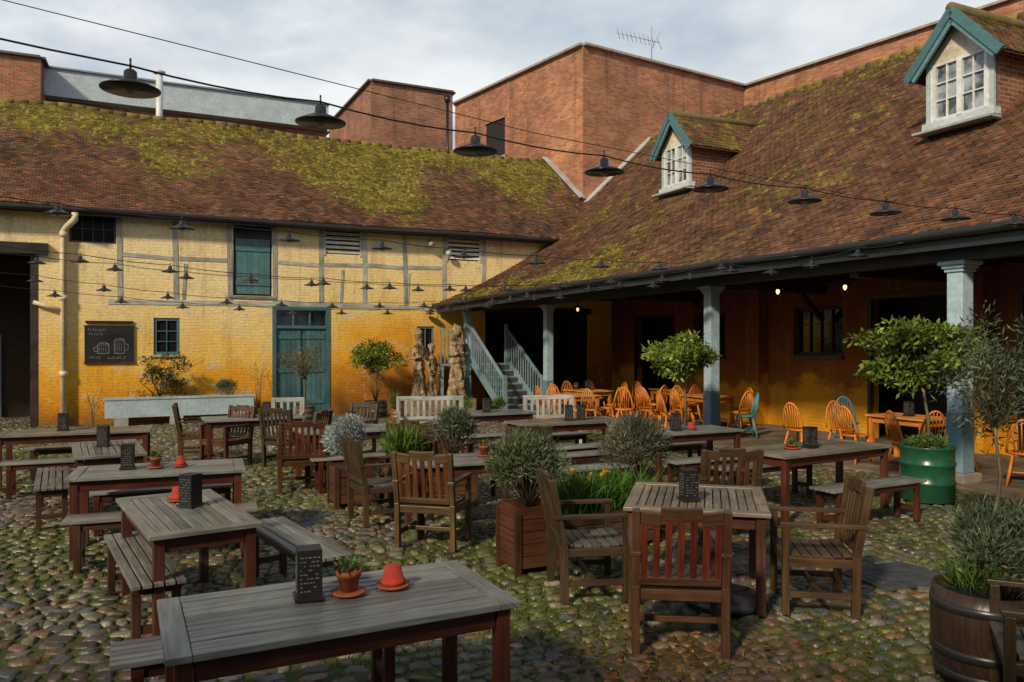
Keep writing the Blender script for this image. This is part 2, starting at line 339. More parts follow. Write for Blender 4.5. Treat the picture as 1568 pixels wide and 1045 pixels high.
for x in (5.70,6.14): w.bx(x,x+.04,.02,.1,2.46,2.87,TEAL,'paint')
for i in range(10): x=5.275+i*.1315; w.bx(x,x+.122,.04,.08,.02,2.37,np.array(TEAL)*(1+.5*(rng.random()-.5)),'paint')
for z in (.35,1.2,2.1): w.bx(5.3,5.91,.015,.04,z,z+.11,TEAL,'paint'); w.bx(5.95,6.56,.015,.04,z,z+.11,TEAL,'paint')
w.bx(5.915,5.945,.02,.06,.02,2.37,BLACK,'paint'); w.lathe([(.02,0),(.025,.03),(.02,.05)],(6.0,0,1.05),(.3,.25,.1),'metal',8)
w.bx(5.1,6.76,-.3,.05,-.02,.08,(.3,.27,.22),'stone')
w.obj('stable_doors',parent=LB)
def SL(a,t):
    d=-.35+t*3.85; z=5.2+t*3.3+.07*sn(a,t*3,.35,5)*(.3+t)-.10*np.sin(t*3.14)
    return a,d,z
w=MB()
mossL=lambda a,t:(t-.60)*1.25+.42*sn(a,t*4,.6,3)+.25*sn(a,t*6,2.0,13)+.13+.5*np.exp(-((a-9.5)/4.5)**2)*(t>.2)
kl=lambda a,t: a<15.7-.35*np.clip((t-.52)/.48,0,1)
tiles(w,SL,-10.2,16,0,1,54,.145,tilecol(mossL),keep=kl)
mosslumps(w,SL,-9,15.5,7000,mossL,kl)
surf(w,SL,-10.2,15.6,60,8,(.08,.05,.03),'tile')
SB=lambda a,t:(a,3.5+t*3.9,8.5-t*3.3)
surf(w,SB,-10.2,15.4,20,3,(.16,.08,.05),'tile')
w.obj('tiled_roof',parent=LB)
w=MB()
for i in range(75):
    a=-10.2+i*.34; x,y,z=SL(a,1.0); x2,y2,z2=SL(a+.33,1.0); k=.6+.6*rng.random(); g=rng.random()
    w.tube([(x,y,z-.05+.02*rng.random()),(x2,y2,z2-.05+.02*rng.random())],.10,(np.array((.20,.16,.04)) if g<.7 else np.array((.2,.11,.07)))*k,'tile',8)
w.obj('ridge_tiles',parent=LB)
w=MB(); pts=[(s,-.42,5.12+.02*math.sin(s*.7)) for s in np.linspace(-10,13.6,30)]; w.tube(pts,.06,(.02,.02,.02),'metal')
w.bx(-10,13.6,-.34,-.3,5.02,5.2,(.04,.035,.03)); 
w.tube([(.62,-.42,5.05),(.62,-.42,4.9),(.45,-.2,4.75),(.37,-.12,4.65),(.37,-.12,0)],.075,(.70,.60,.40),'paint')
for z in (4.5,3.0,1.2): w.tube([(.37,-.12,z),(.37,-.12,z+.12)],.095,(.66,.56,.38),'paint')
w.tube([(-.25,-.1,2.95),(.37,-.12,2.75)],.05,(.6,.5,.33),'paint')
w.obj('gutter_and_downpipe',parent=LB)
# ------------------------------------------------------------------ right building
RB=empty('colonnade_building',(6.375,10,0),AR)
de=lambda a:-np.clip(a-4.5,0,99)*.235
ze=lambda a:np.interp(a,[-14,5,10.7,15.2,17.5],[3.5,3.52,3.3,3.08,3.05])
zr=lambda a:np.interp(a,[-14,3,17],[8.6,8.75,9.3])
def SR(a,t):
    e=de(a); c=np.interp(a,[5,15],[.03,.42]); z0=ze(a)
    return e+t*(6.4-e), a+0*t, z0+(zr(a)-z0)*(t-c*t*(1-t))+.05*sn(a,t*5,.3,9)*(.2+t)
w=MB()
mossR=lambda a,t:-.20+.36*sn(a,t*7,.8,21)+.3*sn(a,t*20,2.2,29)+.6*np.exp(-(t/.14)**2)*(a>7)+.45*np.exp(-((t-1)/.12)**2)+.16*(a>4)
kr=lambda a,t:a<17.1+.14*np.clip(t*9-6,0,9)
tiles(w,SR,-14,17.6,0,1,94,.15,tilecol(mossR,1.05),keep=kr)
mosslumps(w,SR,-6,17,9000,mossR,kr)
surf(w,SR,-14,17.2,80,14,(.07,.04,.03),'tile',off=-.04)
SB2=lambda a,t:(6.4+t*5,a,zr(a)-t*4.5)
surf(w,SB2,-14,17,20,3,(.16,.08,.05),'tile')
w.obj('tiled_roof',parent=RB)
w=MB()
for i in range(90):
    a=-14+i*.345; 
    if a>16.9: break
    x,y,z=[float(q[0]) for q in SR(np.array([a]),np.array([1.]))]; x2,y2,z2=[float(q[0]) for q in SR(np.array([a+.335]),np.array([1.]))]
    k=.7+.6*rng.random(); w.tube([(x,y,z-.03),(x2,y2,z2-.03)],.11,np.array((.20,.16,.04) if rng.random()<.6 else (.22,.12,.07))*k,'tile',8)
w.obj('ridge_tiles',parent=RB)
w=MB()
pts=[(float(de(a))-.05,a,float(ze(a))-.02) for a in np.linspace(-14,15.1,40)]; w.tube(pts,.065,(.02,.022,.022),'metal')
for i in range(len(pts)-1):
    p,q=pts[i],pts[i+1]; w.beam((p[0]+.09,p[1],p[2]-.1),(q[0]+.09,q[1],q[2]-.1),.03,.2,(.02,.026,.03),'paint')
w.obj('gutter',parent=RB)
w=MB() # back wall
holes=[(-9,-7,0,2.6),(-4,-2.6,1.2,2.6),(.4,2.1,0,2.85),(3.46,5.21,0,2.9),(5.97,7.39,1.71,2.81),(9.78,11.08,1.65,2.79),(12.03,13.87,0,2.7)]
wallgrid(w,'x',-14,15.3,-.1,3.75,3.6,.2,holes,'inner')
w.bx(3.82,10,-14,-13.8,0,5,(.3,.14,.08),'brick'); w.bx(10.8,11,-14,17,0,5,(.3,.14,.08),'brick'); w.bx(3.82,10.8,15.1,15.3,0,6.5,(.1,.06,.04),'brick')
w.bx(3.82,10.8,-13.8,15.1,3.5,3.56,(.04,.03,.02))
w.obj('back_wall',parent=RB)
w=MB()
for h in holes:
    if h[2]>1: window(w,'x',h[0],h[1],h[2],h[3],3.7,4,3,.07,(.03,.028,.025)); w.bx(3.5,3.62,h[0]-.06,h[1]+.06,h[2]-.07,h[2],(.1,.05,.02),'wood')
    else:
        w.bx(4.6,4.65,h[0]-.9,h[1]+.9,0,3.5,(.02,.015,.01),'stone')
        w.bx(3.57,3.66,h[0]-.09,h[0],0,h[3],(.03,.025,.02)); w.bx(3.57,3.66,h[1],h[1]+.09,0,h[3],(.03,.025,.02)); w.bx(3.568,3.66,h[0]-.09,h[1]+.09,h[3],h[3]+.1,(.03,.025,.02))
w.obj('inner_openings',parent=RB)
w=MB()
for a in (8.4,2.8): wallgrid(w,'x',a-.18,a+.18,0,3.4,3.3,.3,[],'inner'); wallgrid(w,'y',3.3,3.6,0,3.4,a-.18,.3,[],'inner'); wallgrid(w,'y',3.3,3.6,0,3.4,a+.18,.3,[],'inner')
w.obj('wall_piers',parent=RB)
w=MB() # ceiling
w.bx(.25,3.6,-14,15.0,3.44,3.50,(.025,.018,.012)); w.add([(.3,4.4,3.46),(.3,15.1,3.46),(-2.2,15.1,3.05),(-1.3,10.7,3.22)],[(0,1,2,3)],(.025,.018,.012),'wood')
for a in np.arange(-13,15,.62): w.bx(.26,3.59,a,a+.08,3.33,3.44,(.03,.02,.014))
w.bx(.38,.60,-14,6.6,3.16,3.33,(.02,.025,.03),'paint'); w.beam((.49,6.5,3.22),(-.5,11.9,3.10),.2,.2,(.02,.025,.03),'paint'); w.beam((-.5,11.9,3.1),(-1.6,15,3.0),.18,.2,(.02,.025,.03),'paint')
for a in (-1,3,6.49,10.2): w.bx(.6,3.58,a-.09,a+.09,3.08,3.32,(.03,.02,.014)); w.beam((3.56,a,2.5),(2.9,a,3.1),.1,.1,(.03,.02,.014))
w.obj('loft_floor',parent=RB)
def post(d,a,h,wd):
    b=MB()
    b.bx(d-wd*.75,d+wd*.75,a-wd*.75,a+wd*.75,0,.16,(.22,.2,.17),'stone')
    b.bx(d-wd/2,d+wd/2,a-wd/2,a+wd/2,.16,1.0,(.14,.25,.30),'paint'); b.bx(d-wd*.46,d+wd*.46,a-wd*.46,a+wd*.46,1.0,h-.16,PALE,'paint')
    b.bx(d-wd*.56,d+wd*.56,a-wd*.56,a+wd*.56,h-.16,h-.11,PALE,'paint'); b.bx(d-wd*.66,d+wd*.66,a-wd*.66,a+wd*.66,h-.11,h-.06,PALE,'paint'); b.bx(d-wd*.8,d+wd*.8,a-wd*.8,a+wd*.8,h-.06,h-.003,PALE,'paint')
    b.obj('post',parent=RB,bevel=.012)
for a in (-9.6,-4.3): post(.49,a,3.16,.26)
post(.49,1.05,3.16,.26); post(.49,6.49,3.16,.25); post(-.48,11.9,3.0,.22); post(-1.7,14.6,2.9,.18)
# dormers
def dormer(a,d0,wd,zb,ht,rise):
    zt=zb+ht; za=zt+rise; hw=wd/2
    b=MB()
    window(b,'x',a-hw+.08,a+hw-.08,zb+.04,zt-.02,d0+.0,4,3,.055,WHITE,.022,'glass2')
    b.bx(d0-.02,d0+.1,a-hw,a-hw+.08,zb-.1,zt,(.42,.50,.52),'paint'); b.bx(d0-.02,d0+.1,a+hw-.08,a+hw,zb-.1,zt,(.42,.50,.52),'paint')
    b.bx(d0-.08,d0+.1,a-hw-.04,a+hw+.04,zb-.1,zb+.02,(.5,.56,.58),'paint')
    b.bx(d0-.014,d0+.05,a-.045,a+.045,zb+.06,zt-.04,WHITE,'paint')
    for q in (-1,1): b.bx(d0-.01,d0+.05,a+q*(hw-.15)-.03,a+q*(hw-.15)+.03,zb+.06,zt-.04,WHITE,'paint')
    b.add([(d0,a-hw,zt-.02),(d0,a+hw,zt-.02),(d0,a,za-.05)],[(0,1,2)],(.68,.62,.48),'stone')
    dm=d0+3.2
    for sg in (-1,1):
        y=a+sg*hw; b.add([(d0+.03,y,zb-.6),(dm,y,zb+.6),(dm,y,zt),(d0+.03,y,zt)],[(0,1,2,3)],(.30,.13,.07),'brick',[(0,0),(3.2,0.6),(3.2,1.7),(0,1.7)])
    ov=.24; zl=zt-rise*ov/hw
    for sg in (-1,1):
        b.beam((d0-.22,a+sg*(hw+ov),zl+.02),(d0-.22,a,za+.04),.05,.15,(.07,.17,.19),'paint',up=(0,0,1)); 
        b.beam((d0-.19,a+sg*(hw+ov-.1),zl+.0),(d0-.19,a,za-.12),.05,.10,(.12,.26,.3),'paint')
        S=lambda x,t,sg=sg:(x,a+sg*(hw+ov)*(1-t),zl+(za-zl)*t+.06)
        surf(b,S,d0-.2,dm+.4,6,4,(.1,.06,.04),'tile',off=-.04)
        tiles(b,S,d0-.24,dm+.6,0,1,12,.145,tilecol(lambda p,t:.3+.4*sn(p,t*3,1.5,4)))
    b.tube([(d0-.24,a,za+.09),(dm+.4,a,za+.09)],.09,(.16,.13,.06),'tile')
    b.beam((d0-.12,a-hw-.1,zb-.16),(d0-.12,a+hw+.1,zb-.16),.3,.04,(.4,.42,.43),'lead')
    b.obj('dormer_window',parent=RB)
dormer(10.52,2.6,1.24,6.12,1.10,.72)
dormer(2.58,2.62,1.24,5.86,1.08,.68)
for d,a,z in ((1.8,6.0,3.0),(1.2,13.3,2.9),(2.6,5.0,3.05)):
    b=MB(); b.lathe([(.015,.0),(.035,.04),(.04,.07),(.025,.1),(.012,.12)],(0,0,0),(1,.8,.5),'bulb',12); b.tube([(0,0,.12),(0,0,.3)],.012,BLACK,'metal'); b.lathe([(.12,.10),(.05,.16),(.03,.2)],(0,0,0),BLACK,'metal'); b.obj('wall_lamp',rightF(d,a,z-.0))
# stairs
b=MB(); ns=8; d0,d1=-1.6,-.5; SC=(.20,.31,.35)
for i in range(ns):
    a=12.2+i*.29; z=(i+1)*.175; b.bx(d0,d1,a,a+.31,z-.04,z,(.2,.24,.25),'paint'); b.bx(d0+.02,d1-.02,a+.01,a+.03,z-.175,z-.041,(.05,.06,.06),'paint')
for d in (d0,d1):
    b.beam((d,12.15,.1),(d,14.55,1.5),.05,.22,SC,'paint'); b.beam((d,12.2,1.02),(d,14.5,2.42),.06,.06,SC,'paint')
    for i in range(15): a=12.3+i*.155; z=(a-12.2)*.6; b.bx(d-.014,d+.014,a-.014,a+.014,z+.2,z+1.04,SC,'paint')
    for a,z in ((12.2,0),(14.52,1.4)): b.bx(d-.05,d+.05,a-.05,a+.05,z,z+1.15,SC,'paint')
b.bx(-2.6,-.4,14.5,15.05,1.34,1.4,SC,'paint')
b.beam((-2.6,14.52,2.35),(-1.6,14.52,2.35),.06,.06,SC,'paint')
for i in range(9): b.bx(-2.55+i*.115,-2.52+i*.115,14.5,14.53,1.4,2.33,SC,'paint')
for d in (-2.55,-.5): b.bx(d,d+.1,14.52,14.62,0,1.34,SC,'paint')
b.obj('wooden_staircase',(6.375,10,0),AR)
# ------------------------------------------------------------------ brick blocks
def prism(mb,pts,z0,z1,col,copc=(.38,.33,.27)):
    n=len(pts)
    for i in range(n):
        p=np.array(pts[i]);q=np.array(pts[(i+1)%n]); L=np.linalg.norm(q-p)
        mb.add([(p[0],p[1],z0),(q[0],q[1],z0),(q[0],q[1],z1),(p[0],p[1],z1)],[(0,1,2,3)],col,'brick',[(i*3.3,z0),(i*3.3+L,z0),(i*3.3+L,z1),(i*3.3,z1)])
        mb.beam((p[0],p[1],z1+.04),(q[0],q[1],z1+.04),.30,.08,copc,'stone')
    mb.add([(x,y,z1-.02) for x,y in pts],[tuple(range(n))],(.15,.14,.13),'stone')
b=MB(); C=(2.44,26.9); Dp=(9.28,31.3); F_=(20.2,15.9)
OR=(.50,.21,.105)
prism(b,[C,Dp,F_,(26,20),(14,44),(-2.44,33.6)],3,12.2,OR)
b.obj('brick_tower_block')
b=MB()
wv=(.841,.541); lv=(-.588,.809)
def onleft(t,z,o=0): return (C[0]+lv[0]*t-.809*o,C[1]+lv[1]*t-.588*o,z)
b.add([onleft(4.55,9.3,.02),onleft(5.9,9.3,.02),onleft(5.9,10.8,.02),onleft(4.55,10.8,.02)],[(0,1,2,3)],(.02,.015,.012),'stone')
b.beam(onleft(4.5,9.3,.02),onleft(5.95,9.3,.02),.12,.08,(.35,.3,.25),'stone'); b.beam(onleft(4.5,10.84,.02),onleft(5.95,10.84,.02),.12,.10,(.35,.16,.1),'stone')
b.beam(onleft(4.5,9.3,.02),onleft(4.5,10.8,.02),.1,.1,(.35,.16,.1),'stone');b.beam(onleft(5.95,9.3,.02),onleft(5.95,10.8,.02),.1,.1,(.35,.16,.1),'stone')
b.obj('wall_opening')
b=MB()
b.beam(onleft(-.1,6.95,.1),onleft(1.95,8.72,.1),.26,.05,(.42,.44,.45),'lead')
b.beam((C[0]+.541*.12,C[1]-.841*.12,6.8),(C[0]+wv[0]*3.0+.541*.12,C[1]+wv[1]*3.0-.841*.12,9.45),.28,.05,(.42,.44,.45),'lead')
b.obj('lead_flashing')
b=MB(); prism(b,[(-6.1,34),(-2.7,35.66),(-6.1,42.8),(-9.6,41.1)],3,13.35,(.36,.15,.09),copc=(.1,.09,.08)); b.obj('brick_stair_tower')
b=MB(); b.tube([(-2.75,33.4,7),(-2.75,33.4,12.3)],.06,BLACK,'metal'); b.lathe([(.06,0),(.14,.1),(.14,.3)],(-2.75,33.4,12.2),BLACK,'metal',10); b.obj('downpipe')
b=MB(); L0=(-26,24.5); L1=(-7.9,33.35)
prism(b,[L0,L1,(-12,41),(-30,32)],3,10.95,(.36,.15,.09))
b.obox(((L0[0]+L1[0])/2+.08,(L0[1]+L1[1])/2-.16,11.5),(18.1,8.85,0),(-.2,.4,0),(0,0,1.0),(.44,.52,.56),'paint')
b.obox(((L0[0]+L1[0])/2+.08,(L0[1]+L1[1])/2-.2,12.03),(18.2,8.9,0),(-.25,.5,0),(0,0,.06),(.25,.28,.3),'lead')
for t in (.38,.50,.62,.80):
    x=L0[0]+18.1*t; y=L0[1]+8.85*t; b.obox((x+.05,y-.1,10.2),(1.5,.73,0),(-.05,.1,0),(0,0,.6),(.65,.68,.7),'paint'); b.obox((x+.08,y-.16,10.15),(1.3,.64,0),(-.02,.04,0),(0,0,.4),(.1,.1,.1),'glass')
b.obj('modern_brick_building')
b=MB(); prism(b,[(-30,21.4),(-16.6,27.6),(-19,33),(-33,26)],3,12.0,(.46,.18,.08),copc=(.12,.1,.1)); b.obj('brick_annex')
b=MB(); b.tube([(-10.8,24,7.5),(-10.8,24,10.2)],.10,(.6,.62,.63),'metal',12); b.tube([(-10.8,24,10.2),(-10.8,24,10.24),(-10.8,24,10.3),(-10.8,24,10.34)],[.1,.18,.18,.08],(.55,.57,.58),'metal',12); b.obj('flue_pipe')
# unseen building added behind the viewpoint to shade the foreground
b=MB(); prism(b,[(-22,-5),(10,-5),(10,-14),(-22,-14)],-.1,7.0,(.40,.22,.12)); 
b.add([(-22.4,-4.6,6.9),(10.4,-4.6,6.9),(10.4,-9.5,10.2),(-22.4,-9.5,10.2)],[(0,1,2,3)],(.14,.075,.05),'tile'); b.add([(-22.4,-14.4,6.9),(10.4,-14.4,6.9),(10.4,-9.5,10.21),(-22.4,-9.5,10.21)],[(0,1,2,3)],(.14,.075,.05),'tile')
b.add([(-22.2,-4.9,6.9),(-22.2,-14.2,6.9),(-22.2,-9.5,10.15)],[(0,1,2)],(.4,.22,.12),'brick');b.add([(10.2,-4.9,6.9),(10.2,-14.2,6.9),(10.2,-9.5,10.15)],[(0,1,2)],(.4,.22,.12),'brick')
for x in (-18,-14,-9,-5,-1,3,6):
    for z in (1,4.2): window(b,'y',x,x+1.1,z,z+1.4,-4.93,2,3,.07,WHITE)
b.obj('unseen_shade_building')
b=MB(); ax,ay=C[0]+wv[0]*2.6,C[1]+wv[1]*2.6; G=(.45,.46,.48)
b.tube([(ax+.45,ay+.2,12.1),(ax+.45,ay+.2,13.5)],.02,G,'metal',6); b.tube([(ax-.85,ay-.1,13.15),(ax+.75,ay+.3,12.95)],.013,G,'metal',6)
for i in range(9):
    t=i/8; x=ax-.8+1.3*t; y=ay-.09+.32*t; z=13.14-.16*t; b.tube([(x-.08,y-.2,z+.12),(x+.08,y+.2,z-.12)],.009,G,'metal',5)
b.tube([(ax+.55,ay+.2,13.4),(ax+.85,ay+.35,12.7)],.01,G,'metal',5);b.tube([(ax+.75,ay+.1,13.3),(ax+.45,ay+.3,12.65)],.01,G,'metal',5)
b.obj('tv_antenna')
# ------------------------------------------------------------------ ground
g=MB(); g.add([(-150,-150,.002),(150,-150,.002),(150,150,.002),(-150,150,.002)],[(0,1,2,3)],(.1,.1,.1),'earth'); g.obj('ground')
def cobbles():
    P=[];W=[];H=[]
    ca,sa=math.cos(R(12)),math.sin(R(12)); q=-2.0
    while q<27:
        h=.085+.06*rng.random(); n=240; ww=.08+.13*rng.random(n)**1.3; x=-17+np.cumsum(ww)-ww/2+rng.random()*.1
        P.append(np.stack([x,np.full(n,q+h/2)],1)); W.append(ww); H.append(np.full(n,h)); q+=h
    P=np.concatenate(P);W=np.concatenate(W);H=np.concatenate(H)
    x,y=P[:,0],P[:,1]; wx=x+.16*sn(x,y,.9,31); wy=y+.17*sn(x,y,.9,32)+.5*np.sin(x*.35)
    X=ca*wx-sa*wy; Y=sa*wx+ca*wy
    ds=(X+11)*-.4384+(Y-18.5)*.8988; dr=(X-6.375)*.908+(Y-10)*.419; aa=(X-6.375)*-.419+(Y-10)*.908
    k=(ds<-.02)&(dr<-.0)&(Y>1.0)&(np.abs(X)<.80*Y+1.5)
    k|=(ds>=-.02)&(ds<3)&((X+11)*.8988+(Y-18.5)*.4384<-.3)&(np.abs(X)<.8*Y)
    X,Y,W,H=X[k],Y[k],W[k],H[k]; n=len(X)
    th=R(12)+rng.normal(size=n)*.18+.2*sn(X,Y,.3,8)
    K=8; ang=np.arange(K)*2*math.pi/K+math.pi/8
    cx=np.cos(ang);sy=np.sin(ang); e=.42; bx=np.sign(cx)*np.abs(cx)**e; by=np.sign(sy)*np.abs(sy)**e
    jx=bx[None]*(1+.14*rng.normal(size=(n,K)).clip(-1.8,1.0)); jy=by[None]*(1+.14*rng.normal(size=(n,K)).clip(-1.8,1.0))
    hz=.018+.009*rng.random(n)+.006*sn(X,Y,.6,77)
    rings=[]
    tx=rng.normal(size=n)*.07; ty=rng.normal(size=n)*.07
    for sc_,zf in ((.90,None),(.83,.60),(.64,.95)):
        lx=jx*sc_*W[:,None]/2; ly=jy*sc_*H[:,None]/2
        wx=X[:,None]+lx*np.cos(th)[:,None]-ly*np.sin(th)[:,None]; wy=Y[:,None]+lx*np.sin(th)[:,None]+ly*np.cos(th)[:,None]
        wz=np.full((n,K),-.02) if zf is None else (hz*zf)[:,None]+tx[:,None]*lx+ty[:,None]*ly+rng.normal(size=(n,K))*.0018
        rings.append(np.stack([wx,wy,wz],2))
    V=np.concatenate(rings+[np.stack([X,Y,hz*1.02],1)[:,None,:]],1)
    m=3*K+1; b=(np.arange(n)*m)[:,None]
    F=[]
    for r in range(2):
        for i in range(K): F.append(b+np.array([[r*K+i,r*K+(i+1)%K,(r+1)*K+(i+1)%K,(r+1)*K+i]]))
    T=[b+np.array([[2*K+i,2*K+(i+1)%K,3*K]]) for i in range(K)]
    pal=np.array([(.15,.125,.095),(.19,.16,.12),(.16,.09,.055),(.095,.105,.11),(.24,.21,.16),(.10,.08,.06),(.19,.11,.065),(.13,.135,.135)])
    col=pal[rng.integers(0,8,n)]*(.45+.8*rng.random(n))[:,None]
    ms=np.clip(.28+.5*sn(X,Y,.45,55)+.25*rng.normal(size=n)-.3*(Y<4.5),0,.75)[:,None]; col=col*(1-ms)+np.array([.11,.13,.022])*ms*(.7+.6*rng.random(n))[:,None]
    red=np.clip(.8-((X-1.2)**2/1.8+(Y-4.3)**2/2.5),0,.55)[:,None]; col=col*(1-red)+np.array([.14,.06,.03])*red
    Vf=V.reshape(-1,3); mb=MB()
    mb.add(Vf,np.concatenate(F),np.tile(col,(16,1)),'cobble',smooth=True)
    mb2=np.concatenate(T); 
    mb.L.append(mb2.reshape(-1)); mb.T.append(np.full(len(mb2),3)); mb.C.append(np.repeat(np.tile(col,(8,1)),3,axis=0)); mb.M.append(np.zeros(len(mb2),int)); mb.S.append(np.full(len(mb2),True)); mb.U.append(np.zeros((len(mb2)*3,2)))
    mb.obj('cobblestone_paving'); return n
print('cobbles',cobbles())
def blades(name,n,xf,z0,l,wd,pal):
    X,Y=xf(n); n=len(X); t=rng.normal(size=(n,3))*.7; t[:,2]=.6+.5*rng.random(n); q=rng.normal(size=(n,3)); q[:,2]=0; q/=np.linalg.norm(q,axis=1)[:,None]; q*=wd
    P=np.stack([X,Y,np.full(n,z0)],1); L=(l*(.5+rng.random(n)))[:,None]
    V=np.stack([P-q,P+q,P+t*L+q*.3,P+t*L-q*.3],1).reshape(-1,3); pal=np.array(pal)
    mb=MB(); mb.add(V,np.arange(4*n).reshape(n,4),pal[rng.integers(0,len(pal),n)]*(.6+.7*rng.random(n))[:,None],'leaf'); mb.obj(name)
def mossxy(n):
    X=rng.uniform(-9,6,n); Y=rng.uniform(3.2,17,n); s=sn(X,Y,.45,55)+.6*sn(X,Y,1.6,56)
    k=(s+rng.normal(size=n)*.25>.12)&((X-6.375)*.908+(Y-10)*.419<-.1)&((X+11)*-.4384+(Y-18.5)*.8988<-.1); return X[k],Y[k]
blades('moss_and_grass_tufts',190000,mossxy,.002,.024,.007,[(.10,.15,.015),(.14,.18,.02),(.07,.11,.012)])
b=MB()
for i,a in enumerate(np.arange(-14,15,.62)):
    for j,d in enumerate(np.arange(.02,3.55,.6)):
        k=.7+.6*rng.random(); b.bx(d,min(3.58,d+.59),a,a+.61,-.03,.035+.006*rng.random(),(.13*k,.095*k,.065*k),'stone')
b.obj('paving_slabs',(6.375,10,0),AR,bevel=.008)
b=MB()
for i in range(9):
    for j in range(5): b.box((i*.085,j*.12,.0),(.075,.11,.02),(.06,.065,.07),'stone')
b.obj('drain_cover',(3.0,6.3,.026),R(20))
def leaves_ground():
    n=900; X=np.concatenate([rng.normal(.95,.6,420),rng.uniform(-7,5,500)]); Y=np.concatenate([rng.normal(4.3,.8,420),rng.uniform(3,15,500)])
    k=((X-6.375)*.908+(Y-10)*.419<-.1)&(Y>2.6); X,Y=X[k],Y[k]; n=len(X); th=rng.random(n)*6.28; L=.014+.02*rng.random(n); Wd=L*.6
    dx,dy=np.cos(th),np.sin(th); z=.026+.01*rng.random(n); t=rng.normal(size=(n,4))*.006
    V=np.stack([np.stack([X-dx*L,Y-dy*L,z+t[:,0]],1),np.stack([X+dy*Wd,Y-dx*Wd,z+t[:,1]],1),np.stack([X+dx*L,Y+dy*L,z+t[:,2]],1),np.stack([X-dy*Wd,Y+dx*Wd,z+t[:,3]],1)],1).reshape(-1,3)
    pal=np.array([(.30,.12,.03),(.2,.08,.03),(.32,.17,.05),(.13,.06,.03)]); mb=MB(); mb.add(V,np.arange(4*n).reshape(n,4),pal[rng.integers(0,4,n)],'leaf'); mb.obj('fallen_leaves')
leaves_ground()
# ------------------------------------------------------------------ furniture
FR=(.085,.022,.012)
def table_mesh(L,W,top=(.20,.215,.21),frame=FR,H=.75):
    b=MB(); th=.03; z=H-th/2
    b.box((-(L/2-.05),0,z),(.10,W,th),top); b.box(((L/2-.05),0,z),(.10,W,th),top)
    for s in (-1,1): b.box((0,s*(W/2-.045),z),(L-.204,.09,th),top)
    inner=W-.184; n=max(4,int(inner/.062)); p=inner/n
    for i in range(n): b.box((0,-inner/2+p*(i+.5),z-.001-.002*rng.random()),(L-.206,p-.009,th-.006),np.array(top)*(.72+.5*rng.random()))
    b.box((0,0,z-.022),(.10,W-.1,.02),frame)
    for sx in (-1,1):
        for sy in (-1,1): b.box((sx*(L/2-.07),sy*(W/2-.07),(H-th-.002)/2),(.068,.068,H-th-.002),frame)
        b.box((sx*(L/2-.07),0,H-.085),(.035,W-.216,.09),frame)
    for sy in (-1,1): b.box((0,sy*(W/2-.07),H-.085),(L-.216,.035,.09),frame)
    return b.mesh('table_mesh')
def bench_mesh(L,top=(.20,.205,.195),frame=FR,W=.34,H=.45):
    b=MB(); n=5; p=W/n
    for i in range(n): b.box((0,-W/2+p*(i+.5),H-.014),(L,p-.012,.028),np.array(top)*(.75+.45*rng.random()))
    for sx in (-1,1):
        x=sx*(L/2-.12); b.box((x,0,H-.06),(.06,W-.04,.06),frame)
        for sy in (-1,1): b.box((x,sy*(W/2-.05),(H-.09)/2),(.055,.055,H-.09),frame)
        b.box((x,0,.13),(.04,W-.16,.05),frame)
    for sy in (-1,1): b.box((0,sy*(W/2-.05),H-.065),(L-.30,.03,.06),frame)
    return b.mesh('bench_mesh')
def chair_mesh(col,slat=None,seat=None):
    b=MB(); slat=slat or col; seat=seat or col; w2=.28
    for s in (-1,1):
        x=s*w2
        b.beam((x,-.24,0),(x,-.25,.44),.05,.06,col,up=(0,1,0)); b.beam((x,-.25,.44),(x,-.34,.94),.048,.055,col,up=(0,1,0))
        b.box((x,.24,.32),(.05,.05,.64),col)
        b.box((x,-.02,.655),(.065,.60,.028),col); b.box((x,0,.15),(.03,.45,.045),col); b.box((x,0,.385),(.035,.44,.06),col)
    b.box((0,.24,.385),(.51,.035,.07),col); b.box((0,-.245,.385),(.51,.035,.07),col); b.box((0,.0,.15),(.53,.035,.04),col)
    for i in range(7): y=-.20+i*.073; b.box((0,y,.43-.012*math.sin(i/6*3.14)),(.50,.062,.022),np.array(seat)*(.75+.5*rng.random()))
    for i in range(7): b.box((-.46/2+.46/6*i,.0-.295,.66),(.042,.016,.44),np.array(slat)*(.75+.5*rng.random()),rx=R(10))
    for i,(x,z) in enumerate(((-.19,.88),(-.063,.905),(.063,.905),(.19,.88))): b.box((x,-.333,z+.005),(.132,.03,.085),col,rx=R(10),ry=(-1 if x>0 else 1)*R(-8 if abs(x)>.1 else -3)*-1)
    b.box((0,-.262,.475),(.50,.03,.05),col,rx=R(10))
    return b.mesh('armchair_mesh')
def windsor_mesh(col):
    b=MB(); b.lathe([(.17,.425),(.205,.435),(.21,.455),(.19,.465)],(0,0,0),col,'wood',20,1,.97)
    for sx in (-1,1):
        for sy in (-1,1): b.tube([(sx*.13,sy*.13,.43),(sx*.165,sy*.17,.2),(sx*.20,sy*.21,0)],[.018,.025,.016],col)
    b.tube([(-.17,-.18,.17),(-.17,.18,.17)],.013,col);b.tube([(.17,-.18,.17),(.17,.18,.17)],.013,col);b.tube([(-.17,0,.17),(.17,0,.17)],.013,col)
    arc=[(.20*math.cos(t)*(1.0),-.16-.10*math.sin(t),.46+.46*math.sin(t)) for t in np.linspace(0,math.pi,13)]
    b.tube(arc,.018,col)
    for i in range(6):
        x=-.13+i*.052; s=math.sqrt(max(0,1-(x/.20)**2)); b.tube([(x*.8,-.16,.46),(x,-.16-.10*s,.46+.45*s)],.010,col,n=6)
    return b.mesh('spindle_chair_mesh')
